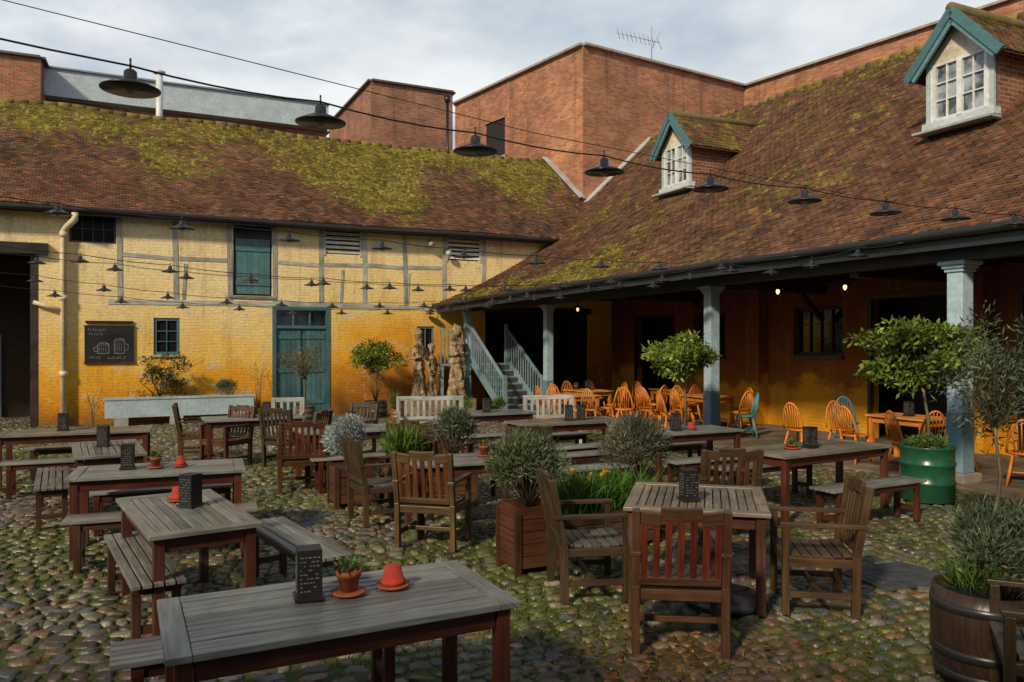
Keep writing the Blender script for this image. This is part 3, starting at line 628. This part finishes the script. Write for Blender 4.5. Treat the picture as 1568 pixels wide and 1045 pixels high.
def settle_mesh(L,col):
    b=MB()
    for i in range(5): b.box((0,-.18+i*.09,.44),(L,.08,.022),col)
    b.beam((-L/2,-.27,.9),(L/2,-.27,.9),.05,.08,col);b.beam((-L/2,-.25,.52),(L/2,-.25,.52),.04,.06,col)
    n=int(L/.11)
    for i in range(n): x=-L/2+.06+(L-.12)*i/(n-1); b.box((x,-.26,.70),(.05,.018,.34),col)
    for s in (-1,1):
        b.box((s*(L/2-.03),-.26,.46),(.06,.06,.92),col); b.box((s*(L/2-.03),.2,.32),(.06,.06,.64),col); b.box((s*(L/2-.03),-.03,.65),(.07,.52,.03),col)
    b.box((0,.19,.38),(L-.1,.03,.08),col)
    return b.mesh('painted_bench_mesh')
TM=[table_mesh(1.55,.80),table_mesh(1.5,.72,(.18,.185,.17),(.08,.026,.016)),table_mesh(1.9,.76,(.21,.185,.15))]
BM=[bench_mesh(1.5),bench_mesh(1.6,(.17,.165,.15),(.06,.028,.018))]
CH=[chair_mesh((.075,.042,.020)),chair_mesh((.115,.070,.030),(.15,.06,.022)),chair_mesh((.070,.034,.018),(.11,.020,.012),(.09,.07,.055)),chair_mesh((.07,.045,.024),seat=(.10,.095,.085)),chair_mesh((.085,.034,.017),(.13,.042,.02))]
WN=windsor_mesh((.66,.21,.022)); WT=windsor_mesh((.06,.25,.27)); WP=windsor_mesh((.64,.29,.07))
A1=R(26); A2=R(-64)
def T(x,y,rz,k=0): place(TM[k],'garden_table',(x,y,.02),rz,bevel=.004)
def B(x,y,rz,k=0): place(BM[k],'slatted_bench',(x,y,.02),rz,bevel=.004)
def Cc(x,y,rz,k=0): place(CH[k],'garden_armchair',(x,y,.02),R(rz),bevel=.004)
T(-.83,3.74,R(26.5)); B(-1.30,4.18,A1); B(-.62,3.02,R(27))
T(-2.42,5.78,R(-56),1); B(-1.72,6.2,R(-55)); B(-2.68,5.66,R(-57),1)
T(-3.45,7.7,R(21)); B(-3.15,7.1,R(21),1); B(-3.7,8.35,R(21))
T(-4.75,9.2,R(-60),1); B(-4.2,9.5,R(-60),1); B(-5.25,8.95,R(-60),1)
T(-6.1,11,R(22),2); B(-5.85,10.3,R(22)); B(-6.35,11.7,R(22),1)
place(table_mesh(1.12,1.06,(.25,.21,.155),(.09,.035,.02)),'garden_table',(1.48,6.28,.02),R(76),bevel=.004)
T(3.57,9.25,R(31),2); B(3.9,8.55,R(28)); B(3.2,9.95,R(28),1)
B(4.75,7.15,R(30))
T(.89,12.4,A1,2); B(1.15,11.75,A1); B(.6,13.05,A1)
T(2.46,11.1,A1,1); B(2.7,10.45,A1); B(2.2,11.75,A1,1)
B(1.2,11.0,A1); T(-.45,13.9,A1); B(-.2,13.2,A1)
T(-2.3,11.3,A1); B(-2.0,10.7,A1); T(-4.3,13.0,A1); T(-.38,8.4,R(20),1); B(.75,9.6,A1)
Cc(-.77,7.72,-14,1); Cc(-1.48,8.75,-62,3); Cc(.60,6.25,-82,3); Cc(1.09,5.2,-6,2); Cc(2.28,5.95,80,0); Cc(2.78,4.0,65,3)
Cc(-2.85,10.6,18,4); Cc(-4.6,12.6,150,4); Cc(-5.4,13.4,-70,0); Cc(-3.6,12.6,-20,3); Cc(-3.2,12.0,80,0); Cc(-.9,10.2,-30,0)
Cc(-2.7,13.2,150,3); Cc(.1,10.0,20,0); Cc(2.12,7.95,4,0); Cc(-1.4,10.6,10,4)
place(settle_mesh(1.3,(.40,.42,.42)),'painted_bench',(-1.55,15.0,.02),R(190)); place(settle_mesh(1.05,(.46,.46,.43)),'painted_bench',(.8,15.3,.02),R(196)); place(settle_mesh(.6,(.36,.36,.34)),'painted_bench',(-4.2,14.6,.02),R(190)); 
OT=table_mesh(1.1,.75,(.62,.27,.06),(.58,.20,.03))
for d,a,r in ((1.6,8.0,0),(1.4,2.6,0),(.2,11.0,10),(2.4,10.4,0),(1.5,-1.6,0),(-.9,9.7,0)): place(OT,'pine_table',rightF(d,a,.04),AR+R(r+90))
for d,a,r,mk in ((.9,8.0,-90,WN),(2.3,7.7,90,WN),(1.6,8.9,180,WN),(1.7,7.0,0,WN),(1.2,6.3,60,WT),(.6,9.0,-60,WN),(.5,2.9,-90,WN),(1.0,3.6,170,WN),(1.3,1.7,0,WN),(.95,1.9,-30,WN),(2.3,2.5,90,WT),(.45,1.9,-110,WN),(-.5,11.2,-90,WP),(.2,11.9,180,WN),(1.0,10.9,90,WN),
   (1.9,10.9,-90,WN),(2.4,9.7,0,WN),(3.0,10.4,90,WP),(.3,9.9,60,WN),(-1.4,10.2,-90,WN),(-.9,10.6,180,WN),(-.3,9.2,40,WN),(.9,.4,-60,WN),(.6,-.3,-90,WN),(1.4,-.7,180,WN),(2.2,11.5,180,WN),(2.0,4.4,150,WT),(-.2,12.6,140,WP),(.2,8.3,-70,WN),(.1,7.4,-100,WN),(-.2,8.7,150,WN),(.3,3.9,-80,WN),(1.3,9.6,20,WN),(1.1,12.1,200,WN),(-.9,8.9,-60,WP)):
    place(mk,'spindle_chair',rightF(d,a,.04),AR+R(r))
b=MB(); b.lathe([(.30,0),(.30,.04),(.26,.07),(.05,.09),(.04,.3)],(0,0,0),(.04,.04,.045),'metal',28); b.obj('parasol_base',(1.62,5.95,.03))
# ------------------------------------------------------------------ table top things
def menu_box(x,y,z,rz,s=1):
    b=MB(); b.box((0,0,.12*s),(.115*s,.115*s,.24*s),(.012,.012,.013),'paint')
    b.box((0,0,.008),(.14*s,.14*s,.016),(.02,.018,.016),'wood')
    for i in range(9):
        for side in (0,1):
            x0=-.045
            while x0<.035:
                wd=.006+.014*rng.random(); zz_=.045*s+i*.02*s
                if rng.random()<.75: 
                    c_=(x0+wd/2)
                    b.box((c_,-.0585*s,zz_) if side==0 else (-.0585*s,c_,zz_),(wd*s,.003,.006) if side==0 else (.003,wd*s,.006),(.14,.14,.135),'paint')
                x0+=wd+.006
    b.obj('menu_holder',(x,y,z),rz,bevel=.003 if s>9 else 0)
TC=(.30,.075,.032)
def pot(x,y,z,r=.06,h=.1,col=TC,plant=True,inv=False,name='terracotta_pot'):
    b=MB(); b.lathe([(r*1.1,0),(r*1.35,.004),(r*1.4,.016),(r*1.2,.014)],(0,0,0),col)
    if inv: b.lathe([(r,.016),(r,.016+h*.25),(r*.9,.016+h*.26),(r*.62,.016+h),(r*.55,.018+h)],(0,0,0),(.42,.04,.02))
    else:
        b.lathe([(r*.65,.016),(r*.9,.016+h*.7),(r*1.0,.016+h*.72),(r*1.02,.016+h),(r*.9,.016+h),(r*.85,h*.9)],(0,0,0),col)
        if plant: b.leaves((0,0,h+.035),(r*1.1,r*1.1,.04),90,.035,.016,[(.08,.14,.03),(.12,.17,.05)],up=.5)
    b.obj(name,(x,y,z))
zt=.772
menu_box(-.98,3.78,zt,R(20)); pot(-.80,3.84,zt,.062,.10); pot(-.60,3.95,zt,.062,.09,inv=True)
menu_box(-2.42,5.9,zt,R(-20)); pot(-2.6,6.1,zt,.06,.09,inv=True)
menu_box(-3.75,7.65,zt,R(20)); pot(-3.5,7.7,zt,.055,.09); pot(-3.3,7.8,zt,.05,.08,inv=True)
menu_box(1.38,6.12,zt,R(10)); menu_box(-4.85,9.3,zt,.2); menu_box(-6.3,11,zt,.3); menu_box(3.5,9.2,zt,.4); menu_box(.9,12.4,zt,.1); menu_box(2.3,11.0,zt,.1); pot(2.55,11.15,zt,.06,.08,inv=True); menu_box(1.1,12.5,zt,.1)
menu_box(-.45,13.9,zt,.3); menu_box(-2.3,11.3,zt,.2); pot(-4.3,13,zt,.06,.1); pot(-.3,8.5,zt,.06,.1); menu_box(-4.1,13.1,zt,.2); pot(3.25,9.1,zt,.07,.03)
x,y,_=rightF(1.6,8.0); menu_box(x,y,.79,.4); x,y,_=rightF(1.4,2.6); menu_box(x,y,.79,.4); x,y,_=rightF(.2,11); menu_box(x,y,.79,.4); pot(x-.3,y+.1,.79,.06,.1)
# ------------------------------------------------------------------ plants
LAV=[(.10,.125,.07),(.13,.155,.10),(.07,.095,.05),(.16,.18,.13)]
GRN=[(.06,.13,.02),(.09,.17,.03),(.13,.2,.04)]
BAY=[(.15,.21,.025),(.09,.15,.025),(.22,.28,.04),(.05,.09,.02)]
OLV=[(.07,.11,.055),(.11,.14,.085),(.05,.08,.04),(.16,.18,.11)]
def shrub(b,c,r,n,L=.07,W=.012,cols=LAV,lob=9,up=.8):
    for i in range(lob):
        d=rng.normal(size=3); d/=np.linalg.norm(d); d[2]=abs(d[2])*.9-.15; q=.62
        b.leaves((c[0]+d[0]*r*q,c[1]+d[1]*r*q,c[2]+d[2]*r*q),(r*.48,)*3,n//lob,L,W,np.array(cols)*(.6+.8*rng.random()),up=up,out=.9,shell=.6)
    for i in range(14):
        d=rng.normal(size=3)*.5*r; b.tube([(c[0],c[1],c[2]-r),(c[0]+d[0],c[1]+d[1],c[2]+abs(d[2])*.4)],[.008,.003],(.1,.08,.05),n=5)
def boxplanter(b,w,h,col=(.10,.038,.02)):
    for s in (-1,1):
        for z in np.arange(.06,h-.02,.105):
            b.box((0,s*w/2,z+.045),(w,.02,.098),col); b.box((s*w/2,0,z+.045),(.02,w-.03,.098),col)
    for sx in (-1,1):
        for sy in (-1,1): b.box((sx*w/2,sy*w/2,h/2),(.05,.05,h),np.array(col)*.7)
    b.box((0,0,h-.05),(w-.03,w-.03,.02),(.03,.02,.015),'stone')
b=MB(); boxplanter(b,.38,.52); shrub(b,(0,0,.88),.36,9000,.06,.010,cols=[(.11,.145,.07),(.08,.11,.045),(.16,.185,.11)],lob=14); b.obj('planter_with_santolina',(.14,6.9,.02),R(25))
b=MB(); boxplanter(b,.5,.5,(.10,.06,.03)); shrub(b,(0,0,.86),.37,9000,.075,.010,cols=[(.18,.18,.12),(.13,.135,.085),(.22,.22,.16)],lob=13); b.obj('planter_with_lavender',(1.32,8.3,.02),R(25))
b=MB(); boxplanter(b,.42,.5,(.11,.045,.025)); shrub(b,(0,0,.80),.31,6000,.05,.014,cols=[(.40,.45,.46),(.3,.36,.35),(.47,.51,.52)],lob=10,up=.4); b.obj('planter_with_silver_ragwort',(-1.98,9.6,.02),R(25))
b=MB(); boxplanter(b,.42,.55,(.12,.06,.03)); shrub(b,(0,0,.88),.32,6000,.06,.011,lob=10); b.obj('planter_with_lavender',(-.72,9.6,.02),R(25))
b=MB(); boxplanter(b,.42,.5,(.12,.06,.03)); b.leaves((0,0,.62),(.2,.2,.12),500,.28,.018,GRN,up=1.5,out=.3); b.obj('planter_with_grass',(-1.35,9.7,.02),R(25))
b=MB()
for s in (-1,1):
    for z in (.09,.2,.31): b.box((0,s*.25,z),(1.1,.025,.1),(.08,.05,.03)); b.box((s*.55,0,z),(.025,.48,.1),(.08,.05,.03))
b.box((0,0,.32),(1.06,.46,.03),(.03,.02,.015),'stone')
n=900; P=np.stack([rng.uniform(-.52,.52,n),rng.uniform(-.24,.24,n),np.full(n,.32)],1); t=rng.normal(size=(n,3))*.28; t[:,2]=1; l=(.2+.28*rng.random(n))[:,None]
q=rng.normal(size=(n,3)); q[:,2]=0; q/=np.linalg.norm(q,axis=1)[:,None]; q=q*.008; bend=t*l+np.stack([t[:,0],t[:,1],-np.abs(t[:,0])*.6],1)*l*.6
V=np.stack([P-q,P+q,P+t*l*.55+q,P+t*l*.55-q,P+bend+q*.1,P+bend-q*.1],1).reshape(-1,3); bb=np.arange(n)[:,None]*6
cg=np.array([(.06,.16,.02),(.09,.2,.03),(.045,.11,.02)])[rng.integers(0,3,n)]
b.add(V,np.concatenate([bb+np.array([[0,1,2,3]]),bb+np.array([[3,2,4,5]])]),np.concatenate([cg,cg*1.2]),'leaf')
for i in range(7):
    x,y=rng.uniform(-.5,.0),rng.uniform(-.2,.2); z=.62+.14*rng.random(); b.tube([(x,y,.32),(x+.02,y,z)],.004,(.08,.18,.03),'leaf',5); b.leaves((x+.02,y-.01,z),(.008,.008,.008),8,.045,.022,[(.8,.5,.02)],up=0,out=1); b.tube([(x+.02,y,z),(x+.01,y-.035,z+.005)],[.008,.014],(.8,.35,.01),'leaf',8)
b.obj('daffodil_trough',(.85,7.75,.02),R(25))
def tree(b,base,top,crown_c,crown_r,nb,nl,L,W,cols,tr=.022,lean=0,density=1.0,up=.2):
    base=Vector(base);top=Vector(top)
    pts=[base.lerp(top,t)+Vector((math.sin(t*5)*.02+lean*t*(1-t),math.cos(t*7)*.015,0)) for t in np.linspace(0,1,7)]; pts[0]=base
    b.tube(pts,list(np.linspace(tr,tr*.6,7)),(.13,.10,.07),n=8)
    for i in range(nb):
        d=rng.normal(size=3); d/=np.linalg.norm(d); r=.35+.6*rng.random(); 
        e=Vector([crown_c[k]+d[k]*crown_r[k]*r for k in range(3)]); mid=pts[-1].lerp(e,.5)+Vector((0,0,.04))
        b.tube([pts[-1]-Vector((0,0,.05)),mid,e],[tr*.45,tr*.3,.004],(.12,.09,.06),n=5)
        cr=[crown_r[k]*(.24+.18*rng.random()) for k in range(3)]
        b.leaves(e,cr,int(nl/nb),L,W,np.array(cols)*(.6+.8*rng.random()),up=up,out=.7,shell=.3)
def drum(b,r,h,col):
    pr=[(r*.96,0),(r,.01),(r,h*.3),(r*1.04,h*.32),(r*1.04,h*.36),(r,h*.38),(r,h*.64),(r*1.04,h*.66),(r*1.04,h*.7),(r,h*.72),(r,h-.03),(r*1.05,h-.015),(r*1.03,h),(r*.97,h),(r*.96,h-.05)]
    b.lathe(pr,(0,0,0),col,'metal',32); b.lathe([(r*.95,h-.06),(r*.4,h-.04)],(0,0,0),(.03,.02,.015),'stone',20)
b=MB(); drum(b,.31,.68,(.015,.09,.045)); b.leaves((0,0,.72),(.25,.25,.07),500,.07,.02,GRN); tree(b,(0,0,.6),(-.02,0,1.45),(-.08,0,1.83),(.80,.62,.38),36,6600,.085,.036,BAY,.024); b.obj('potted_bay_tree',(5.22,9.85,.03))
b=MB(); drum(b,.27,.5,(.05,.035,.03)); tree(b,(0,0,.4),(0,0,1.5),(0,0,1.72),(.68,.6,.38),30,5400,.10,.04,[(.22,.29,.04),(.14,.21,.03),(.28,.34,.06),(.08,.12,.02)],.026); b.obj('potted_bay_tree',(3.15,14.3,.03))
b=MB(); drum(b,.22,.35,(.05,.05,.05)); tree(b,(0,0,.25),(.05,0,1.2),(.08,0,1.60),(.60,.48,.64),34,3400,.075,.015,OLV,.022,.1,up=.4); b.obj('potted_olive_tree',(4.6,7.5,.03))
b=MB(); drum(b,.25,.4,(.1,.08,.06)); tree(b,(0,0,.3),(0,0,1.1),(0,0,1.5),(.70,.6,.55),24,1900,.08,.016,[(.17,.15,.06),(.12,.13,.05),(.2,.16,.08)],.025,up=.5); b.obj('potted_olive_tree',leftF(5.7,-1.6,.03))
b=MB(); drum(b,.30,.42,(.07,.05,.04))
for i in range(6): b.tube([(0,0,.35),(rng.normal()*.12,rng.normal()*.1,.9),(rng.normal()*.25,rng.normal()*.2,1.45)],[.014,.01,.005],(.15,.10,.06),n=5)
tree(b,(0,0,.35),(0,0,1.2),(0,0,1.58),(.74,.6,.40),26,3400,.10,.035,[(.19,.25,.025),(.26,.31,.04),(.12,.16,.025)],.014); b.obj('potted_laurel_bush',leftF(7.7,-1.0,.03))
b=MB(); LBc=(.33,.42,.46)
b.bx(1.25,4.6,-.78,-.74,.22,.68,LBc,'paint'); b.bx(1.25,4.6,-.34,-.30,.22,.68,LBc,'paint'); b.bx(1.25,1.29,-.74,-.34,.22,.68,LBc,'paint'); b.bx(4.56,4.6,-.74,-.34,.22,.68,LBc,'paint'); b.bx(1.29,4.56,-.74,-.34,.22,.60,(.03,.02,.015),'stone')
for x in (1.6,2.8,4.2): b.bx(x-.15,x+.15,-.8,-.28,0,.22,(.3,.3,.28),'stone')
b.bx(1.21,4.64,-.80,-.735,.64,.70,LBc,'paint')
b.obj('planter_trough',(-11,18.5,0),AL,bevel=.006)
b=MB()
for i in range(9): b.tube([(0,0,0),(rng.normal()*.2,rng.normal()*.15,.45),(rng.normal()*.4,rng.normal()*.25,1.0)],[.016,.01,.004],(.14,.09,.05),n=5)
for i in range(20): b.leaves((rng.normal()*.30,rng.normal()*.2,.25+.75*rng.random()),(.17,.17,.15),70,.09,.03,[(.08,.1,.03),(.12,.13,.04),(.05,.07,.02),(.15,.1,.04)],up=.5)
b.obj('wall_shrub',leftF(2.45,-.54,.6))
b=MB(); shrub(b,(0,0,.22),.30,2200,.05,.012,cols=[(.18,.22,.17),(.12,.16,.1)],lob=8); b.obj('lavender_bush',leftF(4.0,-.54,.62))
b=MB(); b.leaves((0,0,.12),(.9,.12,.14),500,.08,.02,[(.2,.14,.04),(.1,.12,.03)],up=.9); b.obj('trough_plants',leftF(2.6,-.54,.62),AL)
for s,h in ((1.0,.9),(4.75,1.5),(8.3,.7)):
    b=MB()
    for i in range(8): b.tube([(0,0,0),(rng.normal()*.06,0,h*.5),(rng.normal()*.22,rng.normal()*.12,h)],[.01,.006,.003],(.2,.15,.08),n=5)
    for i in range(8): b.leaves((rng.normal()*.15,rng.normal()*.1,h*(.4+.6*rng.random())),(.14,.14,.14),16,.05,.018,[(.22,.2,.06),(.14,.17,.05)],up=.4)
    b.obj('young_sapling',leftF(s,-.45,0))
b=MB(); r=.29; b.lathe([(r*.84,0),(r*.95,.12),(r*1.0,.28),(r*1.0,.42),(r*.96,.55),(r*.88,.55),(r*.88,.48)],(0,0,0),(.055,.03,.02),'wood',28)
for z,q in ((.07,.93),(.2,1.0),(.46,1.0)): b.lathe([(r*q,z-.025),(r*q*1.012,z-.024),(r*q*1.012,z+.024),(r*q,z+.025)],(0,0,0),(.03,.03,.032),'metal',28)
shrub(b,(.1,0,.74),.34,7000,.06,.010,lob=12,cols=[(.11,.15,.09),(.16,.19,.12),(.07,.11,.05)]); b.leaves((-.12,-.1,.58),(.14,.12,.05),260,.16,.010,GRN,up=1.6,out=.4); b.obj('barrel_planter',(2.78,4.6,.02))
for (x,y) in ((-1.2,19.2),(-.4,19.6),(-2.9,19.8)):
    b=MB(); drum(b,.17,.3,(.25,.1,.05)); shrub(b,(0,0,.45),.24,900,.07,.02,cols=GRN,lob=6); b.obj('potted_shrub',(x,y,.03))
# ------------------------------------------------------------------ statues
m,nt,p=newmat('carved_wood'); tc=N(nt,'ShaderNodeTexCoord'); mp=N(nt,'ShaderNodeMapping'); mp.inputs['Scale'].default_value=(9,9,2.2); nt.links.new(tc.outputs['Object'],mp.inputs[0])
nz=noise(nt,mp.outputs[0],1,6,.7); nt.links.new(mixc(nt,mrange(nt,nz,.38,.60,0,1),(.08,.045,.025),(.46,.33,.20)),p.inputs['Base Color']); p.inputs['Roughness'].default_value=.8; bump(nt,p,nz,1.0,.05); M['carved']=m
dtex=bpy.data.textures.new('carving','CLOUDS'); dtex.noise_scale=.12; dtex.noise_depth=3
def statue(loc,rz,h=2.0,arm=1,fat=1.0):
    b=MB(); SCc=(.4,.3,.2)
    prof=[(.22,0),(.22,.06),(.185,.3),(.165,.6),(.16,.85),(.175,.98),(.145,1.15),(.17,1.32),(.19,1.43),(.13,1.52),(.07,1.56),(.067,1.62),(.085,1.66),(.105,1.73),(.105,1.80),(.09,1.88),(.05,1.93),(.01,1.945)]
    k=h/1.945; prof=[(r*k*fat,z*k) for r,z in prof]
    b.lathe(prof,(0,0,0),SCc,'carved',36,1.0,.8,wob=lambda th,z:1+(.2*math.sin(th*5+z*4) if z<1.0*k else .08*math.sin(th*4+z*9)))
    for s in (-1,1):
        e=(s*.24*k,-.04*k,1.12*k); hnd=(s*.07*k,-.19*k,1.18*k) if arm else (s*.2*k,-.14*k,.85*k)
        b.tube([(s*.15*k,0,1.42*k),(s*.22*k,-.01,1.28*k),e,((e[0]+hnd[0])/2,(e[1]+hnd[1])/2-.02,(e[2]+hnd[2])/2),hnd,(hnd[0]*.8,hnd[1]-.05,hnd[2]+.03)],[.065*k,.055*k,.048*k,.042*k,.036*k,.022*k],SCc,'carved',10)
    b.tube([(0,-.075*k,1.79*k),(0,-.11*k,1.755*k),(0,-.08*k,1.74*k)],[.008,.016,.01],SCc,'carved',6)
    b.lathe([(.09*k,0),(.12*k,.05*k),(.115*k,.13*k),(.05*k,.2*k)],(0,.02,1.76*k),SCc,'carved',16)
    o=b.obj('carved_wooden_statue',loc,rz); r_=o.modifiers.new('r','REMESH'); r_.mode='VOXEL'; r_.voxel_size=.018; r_.use_smooth_shade=True
    d_=o.modifiers.new('d','DISPLACE'); d_.texture=dtex; d_.strength=.10; d_.mid_level=.5
for x,h,rz in ((9.0,1.95,10),(9.38,1.55,30),(10.15,2.1,0)):
    p_=leftF(x,-.75,.42); statue(p_,R(26+rz),h,arm=(x!=9.38),fat=1.2 if x>10 else .9)
b=MB(); b.bx(8.7,10.6,-1.05,-.4,0,.42,(.45,.33,.2),'brick'); b.obj('statue_plinth',(-11,18.5,0),AL)
# ------------------------------------------------------------------ signs
b=MB(); b.bx(.80,1.87,-.05,-.01,1.52,2.40,(.012,.013,.013),'paint')
for x0,x1,z0,z1 in ((.78,1.89,1.50,1.53),(.78,1.89,2.39,2.42)): b.bx(x0,x1,-.06,-.01,z0,z1,(.05,.03,.02))
CK=(.22,.22,.21); Y0=-.053
def ln(x0,z0,x1,z1,t=.012): b.beam((x0,Y0,z0),(x1,Y0,z1),.004,t,CK,'paint',up=(0,0,1) if abs(x1-x0)>abs(z1-z0) else (1,0,0))
def mug(x,z,w_,h_,sg):
    ln(x,z,x+w_,z);ln(x,z,x,z+h_);ln(x+w_,z,x+w_,z+h_);ln(x,z+h_,x+w_,z+h_)
    xx=x+w_ if sg>0 else x
    ln(xx,z+h_*.8,xx+sg*.08,z+h_*.7);ln(xx+sg*.08,z+h_*.7,xx+sg*.08,z+h_*.3);ln(xx+sg*.08,z+h_*.3,xx,z+h_*.2)
    for k in range(4): ln(x+.03+k*w_/5,z+.05,x+.03+k*w_/5,z+h_-.05,.008)
    for t in np.linspace(0,2.8,7): ln(x+w_/2+w_*.5*math.cos(t),z+h_+.04*math.sin(t),x+w_/2+w_*.5*math.cos(t+.45),z+h_+.05*math.sin(t+.45)+.02,.014)
mug(1.08,1.74,.24,.2,-1); mug(1.44,1.74,.22,.3,1)
for z,x0,k in ((2.28,.88,8),(2.18,.9,6),(1.60,1.3,8),(1.62,.9,5)):
    for i in range(k):
        x=x0+i*.052; h=.03+.035*rng.random(); ln(x,z,x+rng.uniform(-.012,.012),z+h,.008); ln(x,z+h*rng.random(),x+.03,z+h*rng.random(),.008)
b.obj('chalkboard_sign',(-11,18.5,0),AL)
b=MB(); b.bx(.82,1.85,-.05,-.01,2.47,2.53,(.03,.02,.015)); b.obj('sign_lamp_bar',(-11,18.5,0),AL)
for s,z in ((9.55,4.95),(10.1,4.7)):
    b=MB(); b.tube([(0,0,0),(0,-.15,.02),(0,-.2,-.05)],.015,BLACK,'metal'); b.lathe([(.09,0),(.09,.12),(.03,.16)],(0,-.2,-.18),(.4,.4,.38),'metal',12); b.obj('floodlight',leftF(s,0,z),AL)
# ------------------------------------------------------------------ festoon lights
def shade(b,x,y,z,s=1.0):
    b.lathe([(.150*s,0),(.152*s,.006*s),(.10*s,.030*s),(.05*s,.052*s),(.035*s,.062*s),(.033*s,.098*s),(.02*s,.11*s)],(x,y,z-.03*s),(.022,.024,.028),'metal',20)
    b.lathe([(.01,0),(.028*s,.02*s),(.03*s,.045*s),(.018*s,.07*s)],(x,y,z-.055*s),(.55,.52,.45),'metal',10)
    b.tube([(x,y,z+.08*s),(x,y,z+.14*s)],.006,BLACK,'metal',5)
def string(pts,ext0,ext1,thin=None,s=1.0,wr=.007):
    b=MB()
    for p in pts: shade(b,*p,s)
    full=[ext0]+[(p[0],p[1],p[2]+.10*s) for p in pts]+[ext1]; cur=[]
    for i in range(len(full)-1):
        p,q=Vector(full[i]),Vector(full[i+1])
        for t in np.linspace(0,1,6)[:-1]: v=p.lerp(q,t); cur.append((v.x,v.y,v.z-.10*s*t*(1-t)))
    cur.append(full[-1]); b.tube(cur,wr,BLACK,'metal',6)
    if thin: b.tube([thin[0],tuple((Vector(thin[0])+Vector(thin[1]))/2-Vector((0,0,.10))),thin[1]],.003,BLACK,'metal',5)
    b.obj('festoon_light_string')
string([(-2.04,4.19,3.38),(-1.16,4.75,3.36),(-.25,5.34,3.33),(.70,5.95,3.32),(1.66,6.56,3.31),(2.70,7.23,3.33),(3.77,7.91,3.33),(4.87,8.61,3.38),(6.0,9.35,3.43)],(-3.6,3.2,3.62),(6.7,9.6,3.52),((-3.6,3.2,3.78),(3.9,8.0,3.42)),1.0,.0055)
def row(bb,X0,X1,n,z0,zm,z1,s=1.0):
    pts=[]
    for i in range(n):
        t=i/(n-1); x=X0+(X1-X0)*t; z=z0*(1-t)+z1*t-4*t*(1-t)*((z0+z1)/2-zm)+.012*rng.normal(); pts.append((x,bb+.64*x,z))
    e0=(X0-1.1,bb+.64*(X0-1.1),z0+.2); e1=(X1+.7,bb+.64*(X1+.7),z1+.18); string(pts,e0,e1,None,s,.006)
row(12.4,-5.24,2.65,8,3.52,3.34,3.33)
row(19.0,-8.3,-.05,9,3.42,3.20,3.28)
row(16.2,-6.6,2.0,9,3.25,3.05,3.25,.9)
row(21.0,-9.2,-1.2,9,3.2,2.85,3.05)
row(22.6,-9.6,-2.2,8,3.0,2.75,2.85)
pts=[(rightF(float(de(a))-.22,a,float(ze(a))-.24-.06*math.sin(a*2.1))) for a in np.linspace(2.2,15,15)]
string(pts,rightF(-.1,1.5,3.45),rightF(-2.5,15.1,3.05))
pts=[(rightF(float(de(a))-.6,a,float(ze(a))-.18-.08*math.sin(a*1.3))) for a in np.linspace(4.8,14.2,8)]
string(pts,rightF(-.1,3.4,3.45),rightF(-3,15.1,3.1))
# ------------------------------------------------------------------ world, sun, camera
sx,sy,el=-.50,-.87,R(33); azl=math.hypot(sx,sy); sx/=azl; sy/=azl
W=bpy.data.worlds.new('World'); sc.world=W; W.use_nodes=True; nt=W.node_tree; bg=nt.nodes['Background']
sky=N(nt,'ShaderNodeTexSky',sky_type='NISHITA'); sky.sun_disc=False; sky.sun_elevation=el; sky.sun_rotation=math.atan2(sx,sy)
tc=N(nt,'ShaderNodeTexCoord'); sp=N(nt,'ShaderNodeSeparateXYZ'); nt.links.new(tc.outputs['Generated'],sp.inputs[0])
zz=math_(nt,'MAXIMUM',math_(nt,'ADD',sp.outputs[2],.15),.06); cb=N(nt,'ShaderNodeCombineXYZ'); nt.links.new(math_(nt,'DIVIDE',sp.outputs[0],zz),cb.inputs[0]); nt.links.new(math_(nt,'DIVIDE',sp.outputs[1],zz),cb.inputs[1]); cb.inputs[2].default_value=1.3
nz=noise(nt,cb.outputs[0],.8,8,.55); fac=mrange(nt,nz,.43,.60,.12,1.0)
shade_=noise(nt,cb.outputs[0],1.5,6,.55)
cl=mixc(nt,mrange(nt,shade_,.36,.60,0,1),(6.6,7.3,8.0),(10.0,10.3,10.4))
zen=mrange(nt,sp.outputs[2],.38,.75,1.0,.45)
c=mixc(nt,fac,mixc(nt,.6,sky.outputs[0],(3.9,5.4,7.2)),cl); c=mixc(nt,1.0,c,grey(nt,zen),'MULTIPLY'); nt.links.new(c,bg.inputs[0]); bg.inputs[1].default_value=.09
sd=bpy.data.lights.new('sun','SUN'); sd.energy=3.7; sd.angle=R(5); sd.color=(1,.83,.60); so=bpy.data.objects.new('sun',sd); sc.collection.objects.link(so)
dirv=Vector((sx*math.cos(el),sy*math.cos(el),math.sin(el))); so.rotation_euler=dirv.to_track_quat('Z','Y').to_euler()
cam=bpy.data.cameras.new('camera'); cam.lens=27.55; cam.sensor_width=36; cam.clip_end=1000; cam.clip_start=.05; co=bpy.data.objects.new('camera',cam); sc.collection.objects.link(co)
co.location=(0,0,2.0); co.rotation_euler=(R(90),0,0); cam.shift_y=.0016; sc.camera=co
sc.view_settings.view_transform='Standard'; sc.view_settings.look='None'; sc.view_settings.exposure=0
